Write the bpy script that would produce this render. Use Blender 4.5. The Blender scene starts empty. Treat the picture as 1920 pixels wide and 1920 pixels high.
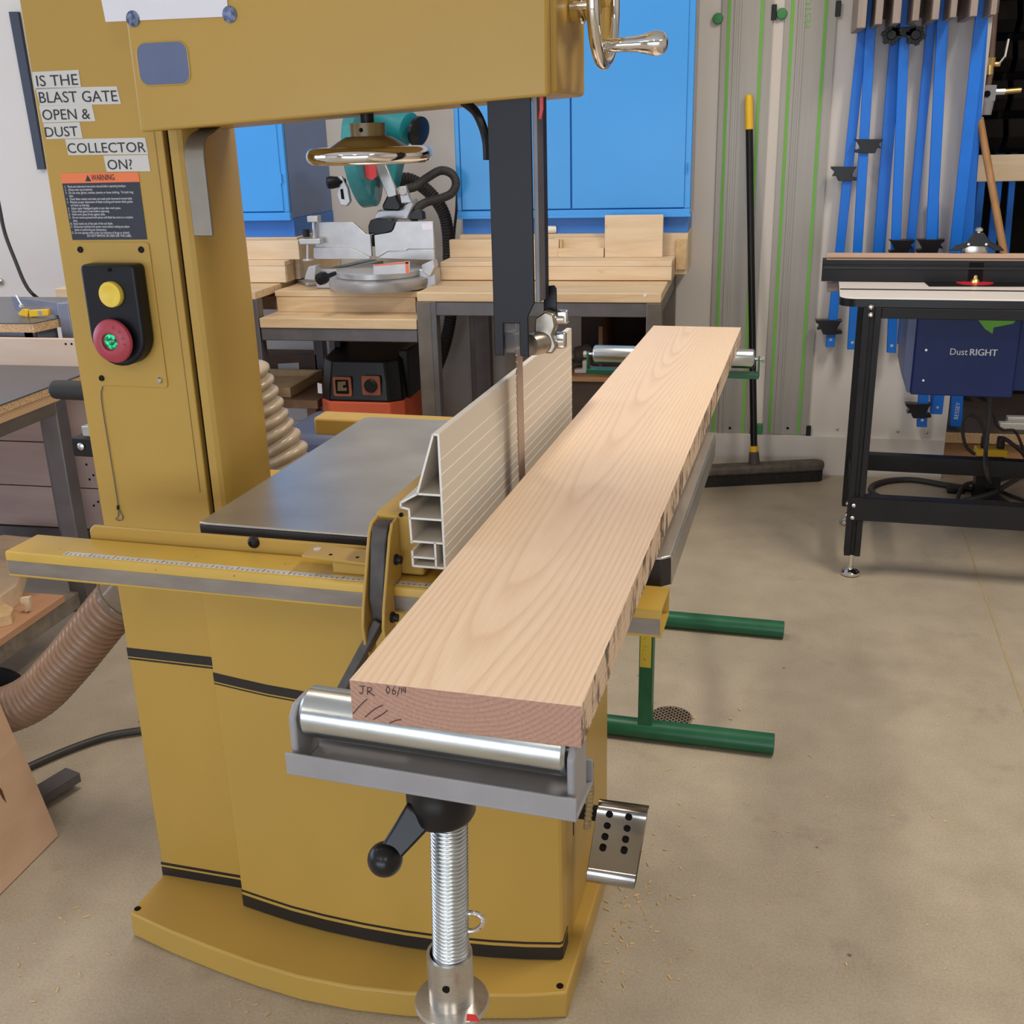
import bpy, bmesh, math, random
import numpy as np
from mathutils import Vector, Matrix
random.seed(7)
PI = math.pi
SC = bpy.context.scene
COL = SC.collection

# ---------------------------------------------------------------- camera, world, light, exposure
FPX, CAMH, YAW = 2020.0, 1.45, math.radians(3.5)          # focal length in pixels of 1920, eye height, room turned against the saw
def cam_rot(yaw, pitch, roll):
    base = np.array([[1, 0, 0], [0, 0, -1], [0, 1, 0.]])
    c, s = math.cos(yaw), math.sin(yaw); rz = np.array([[c, -s, 0], [s, c, 0], [0, 0, 1]])
    c, s = math.cos(pitch), math.sin(pitch); rx = np.array([[1, 0, 0], [0, c, -s], [0, s, c]])
    c, s = math.cos(roll), math.sin(roll); rr = np.array([[c, -s, 0], [s, c, 0], [0, 0, 1]])
    return rr @ rx @ base @ rz
RM = cam_rot(-0.27763, 0.33945, -0.02659)                 # saw axes -> camera axes
cs, sn = math.cos(YAW), math.sin(YAW)
RR = RM @ np.array([[cs, -sn, 0], [sn, cs, 0], [0, 0, 1.]])  # room axes -> camera axes
cam = bpy.data.cameras.new('camera'); camo = bpy.data.objects.new('camera', cam); COL.objects.link(camo)
cam.sensor_width = 36; cam.sensor_height = 36; cam.sensor_fit = 'AUTO'; cam.lens = 36 * FPX / 1920; cam.clip_start = 0.02
mw = Matrix.Identity(4)
for i in range(3):
    mw[i][0] = RR[0][i]; mw[i][1] = -RR[1][i]; mw[i][2] = -RR[2][i]
mw[2][3] = CAMH
camo.matrix_world = mw
SC.camera = camo

wd = bpy.data.worlds.new('world'); SC.world = wd; wd.use_nodes = True
bg = wd.node_tree.nodes['Background']; bg.inputs[0].default_value = (0.62, 0.74, 1.0, 1); bg.inputs[1].default_value = 0.4

def area(name, loc, rot, sx, sy, power, col):
    l = bpy.data.lights.new(name, 'AREA'); l.shape = 'RECTANGLE'; l.size = sx; l.size_y = sy; l.energy = power; l.color = col
    o = bpy.data.objects.new(name, l); COL.objects.link(o); o.location = loc; o.rotation_euler = rot
    return o
WARM = (1.0, 0.90, 0.76)
for x, k in ((-3.6, 0.6), (-1.2, 1.0), (1.3, 1.5)):
    for y, w in ((-2.8, 28), (2.3, 40)):
        area('ceiling_lamp', (x, y, 3.5), (0, 0, 0), 0.32, 1.3, w * k, WARM)
area('daylight_rear', (-1.6, -4.6, 0.95), (math.radians(90), 0, 0), 5.5, 1.5, 150, (0.78, 0.88, 1.0))
area('daylight_left', (-5.3, 1.6, 1.7), (math.radians(90), 0, math.radians(-90)), 4.0, 1.7, 75, (0.62, 0.74, 1.0))
SC.view_settings.view_transform = 'Standard'
SC.view_settings.look = 'None'
SC.view_settings.gamma = 1
SC.view_settings.use_curve_mapping = False
SC.view_settings.exposure = 0.0

# ---------------------------------------------------------------- measuring helpers: turn a photo pixel into a point at a known depth
class G:
    def __init__(s, R, fr): s.R = R; s.fr = fr
    def ray(s, x, y): return s.R.T @ np.array([(x - 960) / FPX, (y - 960) / FPX, 1.])
    def z(s, x, y, Z): d = s.ray(x, y); t = (Z - CAMH) / d[2]; return Vector((d[0] * t, d[1] * t, Z))
    def y(s, x, y, Y): d = s.ray(x, y); t = Y / d[1]; return Vector((d[0] * t, Y, CAMH + d[2] * t))
    def pl(s, x, y, p0, n): d = Vector(s.ray(x, y)); o = Vector((0, 0, CAMH)); return o + d * ((Vector(p0) - o).dot(n) / d.dot(n))      # on an inclined plane
    def x(s, x, y, X): d = s.ray(x, y); t = X / d[0]; return Vector((X, d[1] * t, CAMH + d[2] * t))
m, r = G(RM, 'm'), G(RR, 'r')
def world_of(p, fr):
    p = Vector(p)
    return p if fr == 'r' else Vector((p.x * cs + p.y * sn, -p.x * sn + p.y * cs, p.z))
def to_m(p):   # room -> saw frame
    p = Vector(p); return Vector((p.x * cs - p.y * sn, p.x * sn + p.y * cs, p.z))

# ---------------------------------------------------------------- materials
def S(r_, g_, b_):
    f = lambda c: (c / 255 / 12.92) if c / 255 <= 0.04045 else ((c / 255 + 0.055) / 1.055) ** 2.4
    return (f(r_), f(g_), f(b_), 1)
def newmat(name):
    mt = bpy.data.materials.new(name); mt.use_nodes = True
    nt = mt.node_tree; return mt, nt, nt.nodes['Principled BSDF']
def N(nt, t, **kw):
    n = nt.nodes.new(t)
    for k, v in kw.items(): setattr(n, k, v)
    return n
def mix(nt, fac, a, b):
    n = N(nt, 'ShaderNodeMix', data_type='RGBA')
    if hasattr(fac, 'is_output'): nt.links.new(fac, n.inputs[0])
    else: n.inputs[0].default_value = fac
    for k, v in ((6, a), (7, b)):
        if hasattr(v, 'is_output'): nt.links.new(v, n.inputs[k])
        else: n.inputs[k].default_value = v
    return n.outputs[2]
def coords(nt, scale=(1, 1, 1), loc=(0, 0, 0)):
    tc = N(nt, 'ShaderNodeTexCoord'); mp = N(nt, 'ShaderNodeMapping')
    mp.inputs[3].default_value = scale; mp.inputs[1].default_value = loc
    nt.links.new(tc.outputs['Object'], mp.inputs[0]); return mp.outputs[0]
def noise(nt, vec, scale, detail=3, rough=0.5):
    n = N(nt, 'ShaderNodeTexNoise'); n.inputs['Scale'].default_value = scale; n.inputs['Detail'].default_value = detail
    n.inputs['Roughness'].default_value = rough
    nt.links.new(vec, n.inputs['Vector']); return n.outputs['Fac']
def ramp(nt, fac, stops):
    n = N(nt, 'ShaderNodeValToRGB'); cr = n.color_ramp
    while len(cr.elements) < len(stops): cr.elements.new(0.5)
    for e, (p, c) in zip(cr.elements, stops): e.position = p; e.color = c
    nt.links.new(fac, n.inputs[0]); return n.outputs[0]
def bumpn(nt, b, h, strength, dist=0.002):
    n = N(nt, 'ShaderNodeBump'); n.inputs['Strength'].default_value = strength; n.inputs['Distance'].default_value = dist
    nt.links.new(h, n.inputs['Height']); nt.links.new(n.outputs[0], b.inputs['Normal'])
def mat(name, col, rough=0.5, metal=0.0, var=0.12, vs=12, stretch=(1, 1, 1), bump=0.0, bs=200, coat=0.0, spec=0.5, spots=None):
    mt, nt, b = newmat(name)
    v = coords(nt, stretch)
    f = noise(nt, v, vs, 4)
    dk = tuple(c * (1 - var) for c in col[:3]) + (1,); lt = tuple(min(1, c * (1 + var)) for c in col[:3]) + (1,)
    c = ramp(nt, f, [(0.3, dk), (0.7, lt)])
    if spots:
        sc_, thr, sc2 = spots
        f2 = noise(nt, coords(nt, (1, 1, 1), (3, 1, 2)), sc_, 5, 0.65)
        k = ramp(nt, f2, [(thr, (0, 0, 0, 1)), (thr + 0.04, (1, 1, 1, 1))])
        c = mix(nt, k, c, sc2)
    nt.links.new(c, b.inputs['Base Color'])
    b.inputs['Roughness'].default_value = rough; b.inputs['Metallic'].default_value = metal
    b.inputs['Coat Weight'].default_value = coat; b.inputs['Coat Roughness'].default_value = 0.15
    b.inputs['Specular IOR Level'].default_value = spec
    if bump: bumpn(nt, b, noise(nt, coords(nt), bs, 3), bump, 0.001)
    return mt
def wood(name, lt, dk, axis='x', rings=55, rough=0.55, fine=0.35, dist=1.0, knots=False):
    mt, nt, b = newmat(name)
    st = {'x': (0.12, 1, 1), 'y': (1, 0.12, 1), 'z': (1, 1, 0.12)}[axis]
    v = coords(nt, st)
    w = N(nt, 'ShaderNodeTexNoise'); w.inputs['Scale'].default_value = rings * 0.35; w.inputs['Detail'].default_value = 3
    w.inputs['Distortion'].default_value = dist; nt.links.new(v, w.inputs['Vector'])
    st2 = tuple(s if s == 1 else 0.03 for s in st)
    f2 = noise(nt, coords(nt, st2), 420, 2)
    c = ramp(nt, w.outputs['Fac'], [(0.32, dk), (0.62, lt)])
    c2 = mix(nt, fine, c, ramp(nt, f2, [(0.3, dk), (0.65, lt)]))
    if knots:
        f3 = noise(nt, coords(nt, tuple(0.5 if s != 1 else 1 for s in st), (5, 3, 1)), 9, 2)
        k = ramp(nt, f3, [(0.70, (0, 0, 0, 1)), (0.78, (1, 1, 1, 1))])
        c2 = mix(nt, k, c2, tuple(x * 0.55 for x in dk[:3]) + (1,))
    nt.links.new(c2, b.inputs['Base Color']); b.inputs['Roughness'].default_value = rough
    bumpn(nt, b, f2, 0.15, 0.0006)
    return mt

M = {}
M['mustard'] = mat('mustard_enamel', S(181, 147, 72), 0.38, var=0.05, vs=3, bump=0.02, bs=350, coat=0.05, spec=0.35)
M['mustard_worn_lit'] = mat('worn_lit_mustard_enamel', S(198, 163, 72), 0.36, var=0.07, vs=9, spots=(60, 0.66, S(120, 100, 70)))  # spots are wear; base colour is lightened for light from above
M['black_paint'] = mat('black_paint', S(25, 24, 26), 0.45, var=0.15, spec=0.3)
M['pedal'] = mat('polished_pedal', (0.40, 0.38, 0.35, 1), 0.14, 1.0, var=0.06)
M['stripe'] = mat('black_stripe_vinyl', S(30, 29, 30), 0.4, var=0.1)
M['black_plastic'] = mat('black_plastic', S(21, 21, 23), 0.3, var=0.1, spec=0.35)
M['rubber'] = mat('black_rubber', S(38, 38, 40), 0.65, var=0.2)
M['navy_black'] = mat('dark_navy_plastic', S(17, 18, 27), 0.42, var=0.1, spec=0.3)
M['chrome'] = mat('chrome', (0.80, 0.79, 0.78, 1), 0.06, 1.0, var=0.02)
M['steel'] = mat('brushed_steel', (0.60, 0.59, 0.57, 1), 0.28, 1.0, var=0.08, vs=40, stretch=(1, 8, 8))
M['zinc'] = mat('zinc_plate', (0.62, 0.66, 0.68, 1), 0.27, 1.0, var=0.14, vs=30)
M['roller'] = mat('zinc_roller', (0.60, 0.64, 0.65, 1), 0.24, 1.0, var=0.16, vs=14, stretch=(1, 3, 3))
M['grey_paint'] = mat('light_grey_enamel', S(146, 145, 148), 0.42, var=0.06, vs=20)
M['iron'] = mat('ground_cast_iron', (0.50, 0.475, 0.445, 1), 0.31, 0.75, var=0.16, vs=7, bump=0.05, bs=500)
M['iron_dark'] = mat('dark_cast_iron', S(46, 43, 42), 0.5, var=0.15)
M['alu'] = mat('anodised_aluminium', S(218, 210, 198), 0.5, 0.15, var=0.01, vs=6)
M['alu_line'] = mat('bright_rib', S(244, 242, 238), 0.4, 0.1, var=0.01)
M['lever_iron'] = mat('worn_black_iron', S(66, 61, 59), 0.5, var=0.25, vs=60)
M['lever_steel'] = mat('dull_steel', S(136, 130, 120), 0.38, 0.6, var=0.08, vs=25)
M['alu_cut'] = mat('cut_aluminium', S(214, 211, 206), 0.4, 0.4, var=0.04)
M['alu_dark'] = mat('mill_aluminium_inside', S(120, 118, 114), 0.5, 0.5, var=0.1)
M['track'] = mat('track_aluminium', S(160, 155, 148), 0.42, 0.35, var=0.04, vs=6, stretch=(10, 10, .3))
M['saw_alu'] = mat('cast_aluminium', S(190, 190, 192), 0.36, 0.55, var=0.08, vs=20)
M['blade'] = mat('blade_steel', S(148, 132, 122), 0.3, 0.7, var=0.1)
M['raw_steel'] = mat('raw_steel_tube', S(104, 101, 104), 0.42, 0.45, var=0.14, vs=14)
M['raw_steel2'] = mat('warm_raw_steel_tube', S(112, 104, 96), 0.42, 0.4, var=0.14, vs=14)
M['wear'] = mat('bare_worn_steel', S(140, 132, 124), 0.4, 0.45, var=0.22, vs=30, stretch=(.3, 1, 1))
M['pine'] = wood('pine', S(230, 208, 178), S(212, 184, 148), 'x', 60, fine=0.3, knots=True)
M['bench_wood'] = wood('bench_top_wood', S(222, 197, 160), S(201, 168, 126), 'x', 70)
M['pine_end'] = mat('pine_end', S(206, 176, 132), 0.6, var=0.12, vs=40)
M['ply'] = wood('birch_plywood', S(222, 190, 162), S(204, 168, 138), 'y', 16, fine=0.2, dist=2.0)
M['ply_pink'] = wood('plywood_panel', S(172, 150, 142), S(152, 129, 122), 'x', 14, fine=0.2, dist=1.5)
M['ply_board'] = wood('pale_plywood', S(222, 200, 182), S(206, 182, 160), 'x', 18, fine=0.25)
M['brownwood'] = wood('brown_wood', S(142, 112, 84), S(112, 84, 60), 'y', 30)
M['dowel'] = wood('dowel_wood', S(176, 132, 84), S(146, 102, 58), 'z', 30)
M['rack_wood'] = wood('rack_wood', S(160, 146, 138), S(132, 116, 106), 'z', 30)
M['rack_dark'] = wood('rack_brown', S(104, 82, 66), S(78, 60, 48), 'x', 30)
M['laminate'] = mat('dark_grey_laminate', S(80, 80, 88), 0.3, var=0.06)
M['blue'] = mat('blue_enamel', S(62, 156, 236), 0.34, var=0.03, vs=3)
M['blue_dk'] = mat('blue_plinth', S(46, 118, 206), 0.4, var=0.04)
M['side_grey'] = mat('grey_cabinet_side', S(160, 160, 172), 0.25, var=0.03)
M['side_grey_shade'] = mat('shaded_grey_cabinet_side', S(98, 124, 170), 0.3, var=0.03)  # same grey laminate, bluish shade and reflection put into the colour
M['clamp_blue'] = mat('clamp_blue', S(0, 112, 218), 0.42, var=0.06)
M['navy'] = mat('navy_enamel', S(24, 44, 100), 0.42, var=0.06, spec=0.3)
M['steel_cool_light'] = mat('cool_lit_steel_tube', S(128, 132, 150), 0.4, 0.35, var=0.12, vs=14)  # raw steel with the cool light from the left painted into its colour
M['green'] = mat('green_enamel', S(20, 92, 60), 0.38, var=0.1, vs=20)
M['strip_green'] = mat('green_strip', S(110, 178, 70), 0.5, var=0.04)
M['knob_green'] = mat('green_knob', S(52, 132, 72), 0.4, var=0.08)
M['tape_green'] = mat('green_tape', S(104, 180, 48), 0.5, var=0.08)
M['yellow'] = mat('yellow_plastic', S(236, 190, 42), 0.35, var=0.05)
M['yellow_pale'] = mat('yellow_button', S(232, 202, 74), 0.4, var=0.03)
M['stop_red'] = mat('red_stop_plastic', S(172, 62, 78), 0.42, var=0.05)
M['red'] = mat('red_plastic', S(206, 46, 52), 0.4, var=0.05)
M['orange'] = mat('orange_plastic', S(206, 92, 56), 0.45, var=0.05)
M['label_orange'] = mat('orange_label', S(236, 122, 72), 0.5, var=0.02)
M['label_dark'] = mat('dark_label', S(38, 42, 56), 0.45, var=0.04)
M['paper'] = mat('white_paper', S(226, 226, 236), 0.6, var=0.02)
M['tape_white'] = mat('label_tape', S(206, 204, 200), 0.45, var=0.02)
M['ink'] = mat('black_ink', S(30, 32, 42), 0.5, var=0.05)
M['white_ink'] = mat('white_ink', S(225, 225, 230), 0.5, var=0.02)
M['pencil'] = mat('pencil_mark', S(72, 52, 46), 0.6, var=0.2)
M['white'] = mat('white_plastic', S(236, 232, 226), 0.4, var=0.03)
M['teal'] = mat('teal_plastic', S(30, 128, 136), 0.4, var=0.08)
M['brass'] = mat('brass', (0.72, 0.5, 0.2, 1), 0.35, 1.0, var=0.15)
M['bronze'] = mat('grey_bronze', (0.33, 0.29, 0.24, 1), 0.32, 0.9, var=0.2, vs=60)
M['rust'] = mat('iron_pipe', S(112, 88, 78), 0.6, 0.2, var=0.2, vs=30)
M['rope'] = mat('twine', S(140, 122, 84), 0.8, var=0.25, vs=90)
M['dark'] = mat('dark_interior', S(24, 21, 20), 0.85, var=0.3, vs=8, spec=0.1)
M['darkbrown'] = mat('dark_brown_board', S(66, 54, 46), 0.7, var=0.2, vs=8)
M['cord'] = mat('cord_rubber', S(48, 46, 46), 0.55, var=0.1)
M['wall'] = mat('wall_paint', S(212, 206, 200), 0.7, var=0.02, vs=2, bump=0.05, bs=120)
M['ceil'] = mat('ceiling_paint', S(222, 220, 216), 0.8, var=0.02, vs=2)
M['holo'] = mat('holographic_sticker', S(132, 148, 186), 0.15, 0.6, var=0.75, vs=130)
M['sight'] = mat('smoked_acrylic', S(104, 116, 148), 0.12, var=0.05)
M['tapegrey'] = mat('measuring_tape', S(206, 204, 202), 0.4, 0.2, var=0.12, vs=60)
def clear_mat(name, col, rough, alpha_mix):
    mt, nt, b = newmat(name)
    out = nt.nodes['Material Output']
    f = noise(nt, coords(nt), 25, 3)
    nt.links.new(ramp(nt, f, [(0.3, tuple(c * .8 for c in col[:3]) + (1,)), (0.7, col)]), b.inputs['Base Color'])
    b.inputs['Roughness'].default_value = rough
    tr = N(nt, 'ShaderNodeBsdfTransparent'); tr.inputs[0].default_value = tuple(0.5 + c * 0.5 for c in col[:3]) + (1,)
    ms = N(nt, 'ShaderNodeMixShader'); ms.inputs[0].default_value = alpha_mix
    nt.links.new(tr.outputs[0], ms.inputs[1]); nt.links.new(b.outputs[0], ms.inputs[2]); nt.links.new(ms.outputs[0], out.inputs[0])
    return mt
M['hose_brown'] = clear_mat('dusty_clear_hose', S(150, 120, 98), 0.3, 0.93)
M['hose_clear'] = clear_mat('clear_spiral_hose', S(198, 180, 158), 0.2, 0.85)
M['cuff'] = clear_mat('clear_cuff', S(150, 132, 116), 0.12, 0.7)
M['guard_teal'] = clear_mat('teal_clear_guard', S(70, 158, 166), 0.12, 0.72)
def led():
    mt, nt, b = newmat('green_indicator')
    f = noise(nt, coords(nt), 130, 1)
    nt.links.new(ramp(nt, f, [(0.4, S(4, 90, 60)), (0.62, S(30, 230, 150))]), b.inputs['Base Color'])
    nt.links.new(ramp(nt, f, [(0.42, (0, 0.03, 0.02, 1)), (0.7, (0.02, 0.75, 0.3, 1))]), b.inputs['Emission Color'])
    b.inputs['Emission Strength'].default_value = 0.9; b.inputs['Roughness'].default_value = 0.15
    return mt
M['led'] = led()
def concrete():
    mt, nt, b = newmat('concrete')
    v = coords(nt)
    big = noise(nt, v, 1.1, 5, 0.6); mid = noise(nt, coords(nt, (1, 1, 1), (4, 2, 0)), 6.5, 6, 0.65); fin = noise(nt, v, 190, 2)
    c = ramp(nt, big, [(0.3, S(163, 150, 131)), (0.72, S(190, 177, 156))])
    c = mix(nt, 0.38, c, ramp(nt, mid, [(0.3, S(144, 130, 112)), (0.7, S(196, 182, 160))]))
    c = mix(nt, 0.22, c, ramp(nt, fin, [(0.3, S(112, 104, 92)), (0.7, S(190, 180, 162))]))
    st = noise(nt, coords(nt, (1, 1, 1), (8, 8, 0)), 4.2, 4, 0.6)
    c = mix(nt, ramp(nt, st, [(0.62, (0, 0, 0, 1)), (0.78, (0.5, 0.5, 0.5, 1))]), c, S(112, 103, 92))
    vo = N(nt, 'ShaderNodeTexVoronoi'); vo.inputs['Scale'].default_value = 5.5; vo.inputs['Randomness'].default_value = 1
    nt.links.new(v, vo.inputs['Vector'])
    c = mix(nt, ramp(nt, vo.outputs['Distance'], [(0.018, (0.8, 0.8, 0.8, 1)), (0.03, (0, 0, 0, 1))]), c, S(84, 78, 72))
    nt.links.new(c, b.inputs['Base Color']); 
    rr_ = N(nt, 'ShaderNodeMapRange'); nt.links.new(mid, rr_.inputs[0]); rr_.inputs[3].default_value = 0.34; rr_.inputs[4].default_value = 0.6
    nt.links.new(rr_.outputs[0], b.inputs['Roughness'])
    bumpn(nt, b, fin, 0.12, 0.0008)
    return mt
M['concrete'] = concrete()
def particle():
    mt, nt, b = newmat('particle_board')
    f = noise(nt, coords(nt, (1, 1, 2.5)), 160, 4, 0.7)
    c = ramp(nt, f, [(0.35, S(118, 84, 56)), (0.5, S(200, 166, 124)), (0.7, S(224, 196, 156))])
    nt.links.new(c, b.inputs['Base Color']); b.inputs['Roughness'].default_value = 0.7
    return mt
M['particle'] = particle()
def ply_edge():
    mt, nt, b = newmat('plywood_edge')
    w = N(nt, 'ShaderNodeTexWave', wave_type='BANDS', bands_direction='Z'); w.inputs['Scale'].default_value = 75
    w.inputs['Distortion'].default_value = 1.0
    nt.links.new(coords(nt), w.inputs['Vector'])
    nt.links.new(ramp(nt, w.outputs['Fac'], [(0.2, S(150, 112, 78)), (0.6, S(222, 190, 148))]), b.inputs['Base Color'])
    b.inputs['Roughness'].default_value = 0.65
    return mt
M['ply_edge'] = ply_edge()
def oak(side=False):
    mt, nt, b = newmat('red_oak_side' if side else 'red_oak')
    tc = N(nt, 'ShaderNodeTexCoord')
    sep = N(nt, 'ShaderNodeSeparateXYZ'); nt.links.new(tc.outputs['Object'], sep.inputs[0])
    def math_(op, a, b_=None, v2=None):
        n = N(nt, 'ShaderNodeMath', operation=op)
        for i, q in enumerate((a, b_)):
            if q is None: continue
            if hasattr(q, 'is_output'): nt.links.new(q, n.inputs[i])
            else: n.inputs[i].default_value = q
        return n.outputs[0]
    ns = noise(nt, coords(nt, (3.5, 0.5, 3.5)), 1.3, 2, 0.4)
    ns2 = noise(nt, coords(nt, (30, 2.0, 30), (2, 0, 0)), 1.2, 3, 0.5)
    wob = math_('MULTIPLY', math_('SUBTRACT', ns, 0.5), 0.05)
    wob2 = math_('MULTIPLY', math_('SUBTRACT', ns2, 0.5), 0.004)
    dx = math_('SUBTRACT', sep.outputs[0], -0.012)                       # pith lies above the board, tipped along its length
    dz = math_('ADD', math_('SUBTRACT', sep.outputs[2], 0.140), math_('MULTIPLY', sep.outputs[1], 0.027))
    rad = math_('SQRT', math_('ADD', math_('MULTIPLY', dx, dx), math_('MULTIPLY', dz, dz)))
    rad = math_('ADD', math_('ADD', rad, wob), wob2)
    ph = math_('FRACT', math_('MULTIPLY', rad, 190))
    rr_ = ramp(nt, ph, [(0.0, S(208, 175, 148)), (0.2, S(218, 190, 162)), (0.55, S(227, 203, 177)), (0.9, S(225, 199, 172)), (1.0, S(210, 178, 150))])
    pore = noise(nt, coords(nt, (1, 0.025, 1)), 700, 2)
    c = mix(nt, 0.22, rr_, ramp(nt, pore, [(0.35, S(202, 167, 140)), (0.62, S(229, 204, 178))]))
    tone = noise(nt, coords(nt, (6, 0.6, 6), (1, 4, 2)), 1.0, 2)
    c = mix(nt, 0.25, c, ramp(nt, tone, [(0.3, S(216, 184, 156)), (0.7, S(230, 207, 182))]))
    # the cut end is darker: end grain shows where the surface faces along the board
    ge = N(nt, 'ShaderNodeNewGeometry'); sn_ = N(nt, 'ShaderNodeSeparateXYZ')
    vt = N(nt, 'ShaderNodeVectorTransform', vector_type='NORMAL', convert_from='WORLD', convert_to='OBJECT')
    nt.links.new(ge.outputs['True Normal'], vt.inputs[0]); nt.links.new(vt.outputs[0], sn_.inputs[0])
    isend = math_('GREATER_THAN', math_('ABSOLUTE', sn_.outputs[1]), 0.8)
    endc = ramp(nt, ph, [(0.0, S(160, 122, 106)), (0.3, S(177, 139, 121)), (0.8, S(184, 146, 128)), (1.0, S(162, 124, 108))])
    en = noise(nt, coords(nt), 300, 2)
    endc = mix(nt, 0.3, endc, ramp(nt, en, [(0.3, S(140, 100, 86)), (0.7, S(192, 150, 130))]))
    c = mix(nt, isend, c, endc)
    # rough sawn right edge carries dark smears of lumber crayon
    isside = math_('GREATER_THAN', sn_.outputs[0], 0.8)
    sm = noise(nt, coords(nt, (1, 16, 7), (0, 3, 1)), 2.6, 4, 0.7)
    zone = noise(nt, coords(nt, (1, 1.6, 1), (0, 0.9, 0)), 1.7, 1)
    k = math_('MULTIPLY', ramp(nt, sm, [(0.50, (0, 0, 0, 1)), (0.57, (0.9, 0.9, 0.9, 1))]), ramp(nt, zone, [(0.36, (0.15, 0.15, 0.15, 1)), (0.46, (1, 1, 1, 1))]))
    c = mix(nt, math_('MULTIPLY', k, isside), c, S(74, 60, 52))
    nt.links.new(c, b.inputs['Base Color']); b.inputs['Roughness'].default_value = 0.48
    bumpn(nt, b, pore, 0.12, 0.0005)
    return mt
M['oak'] = oak()

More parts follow.
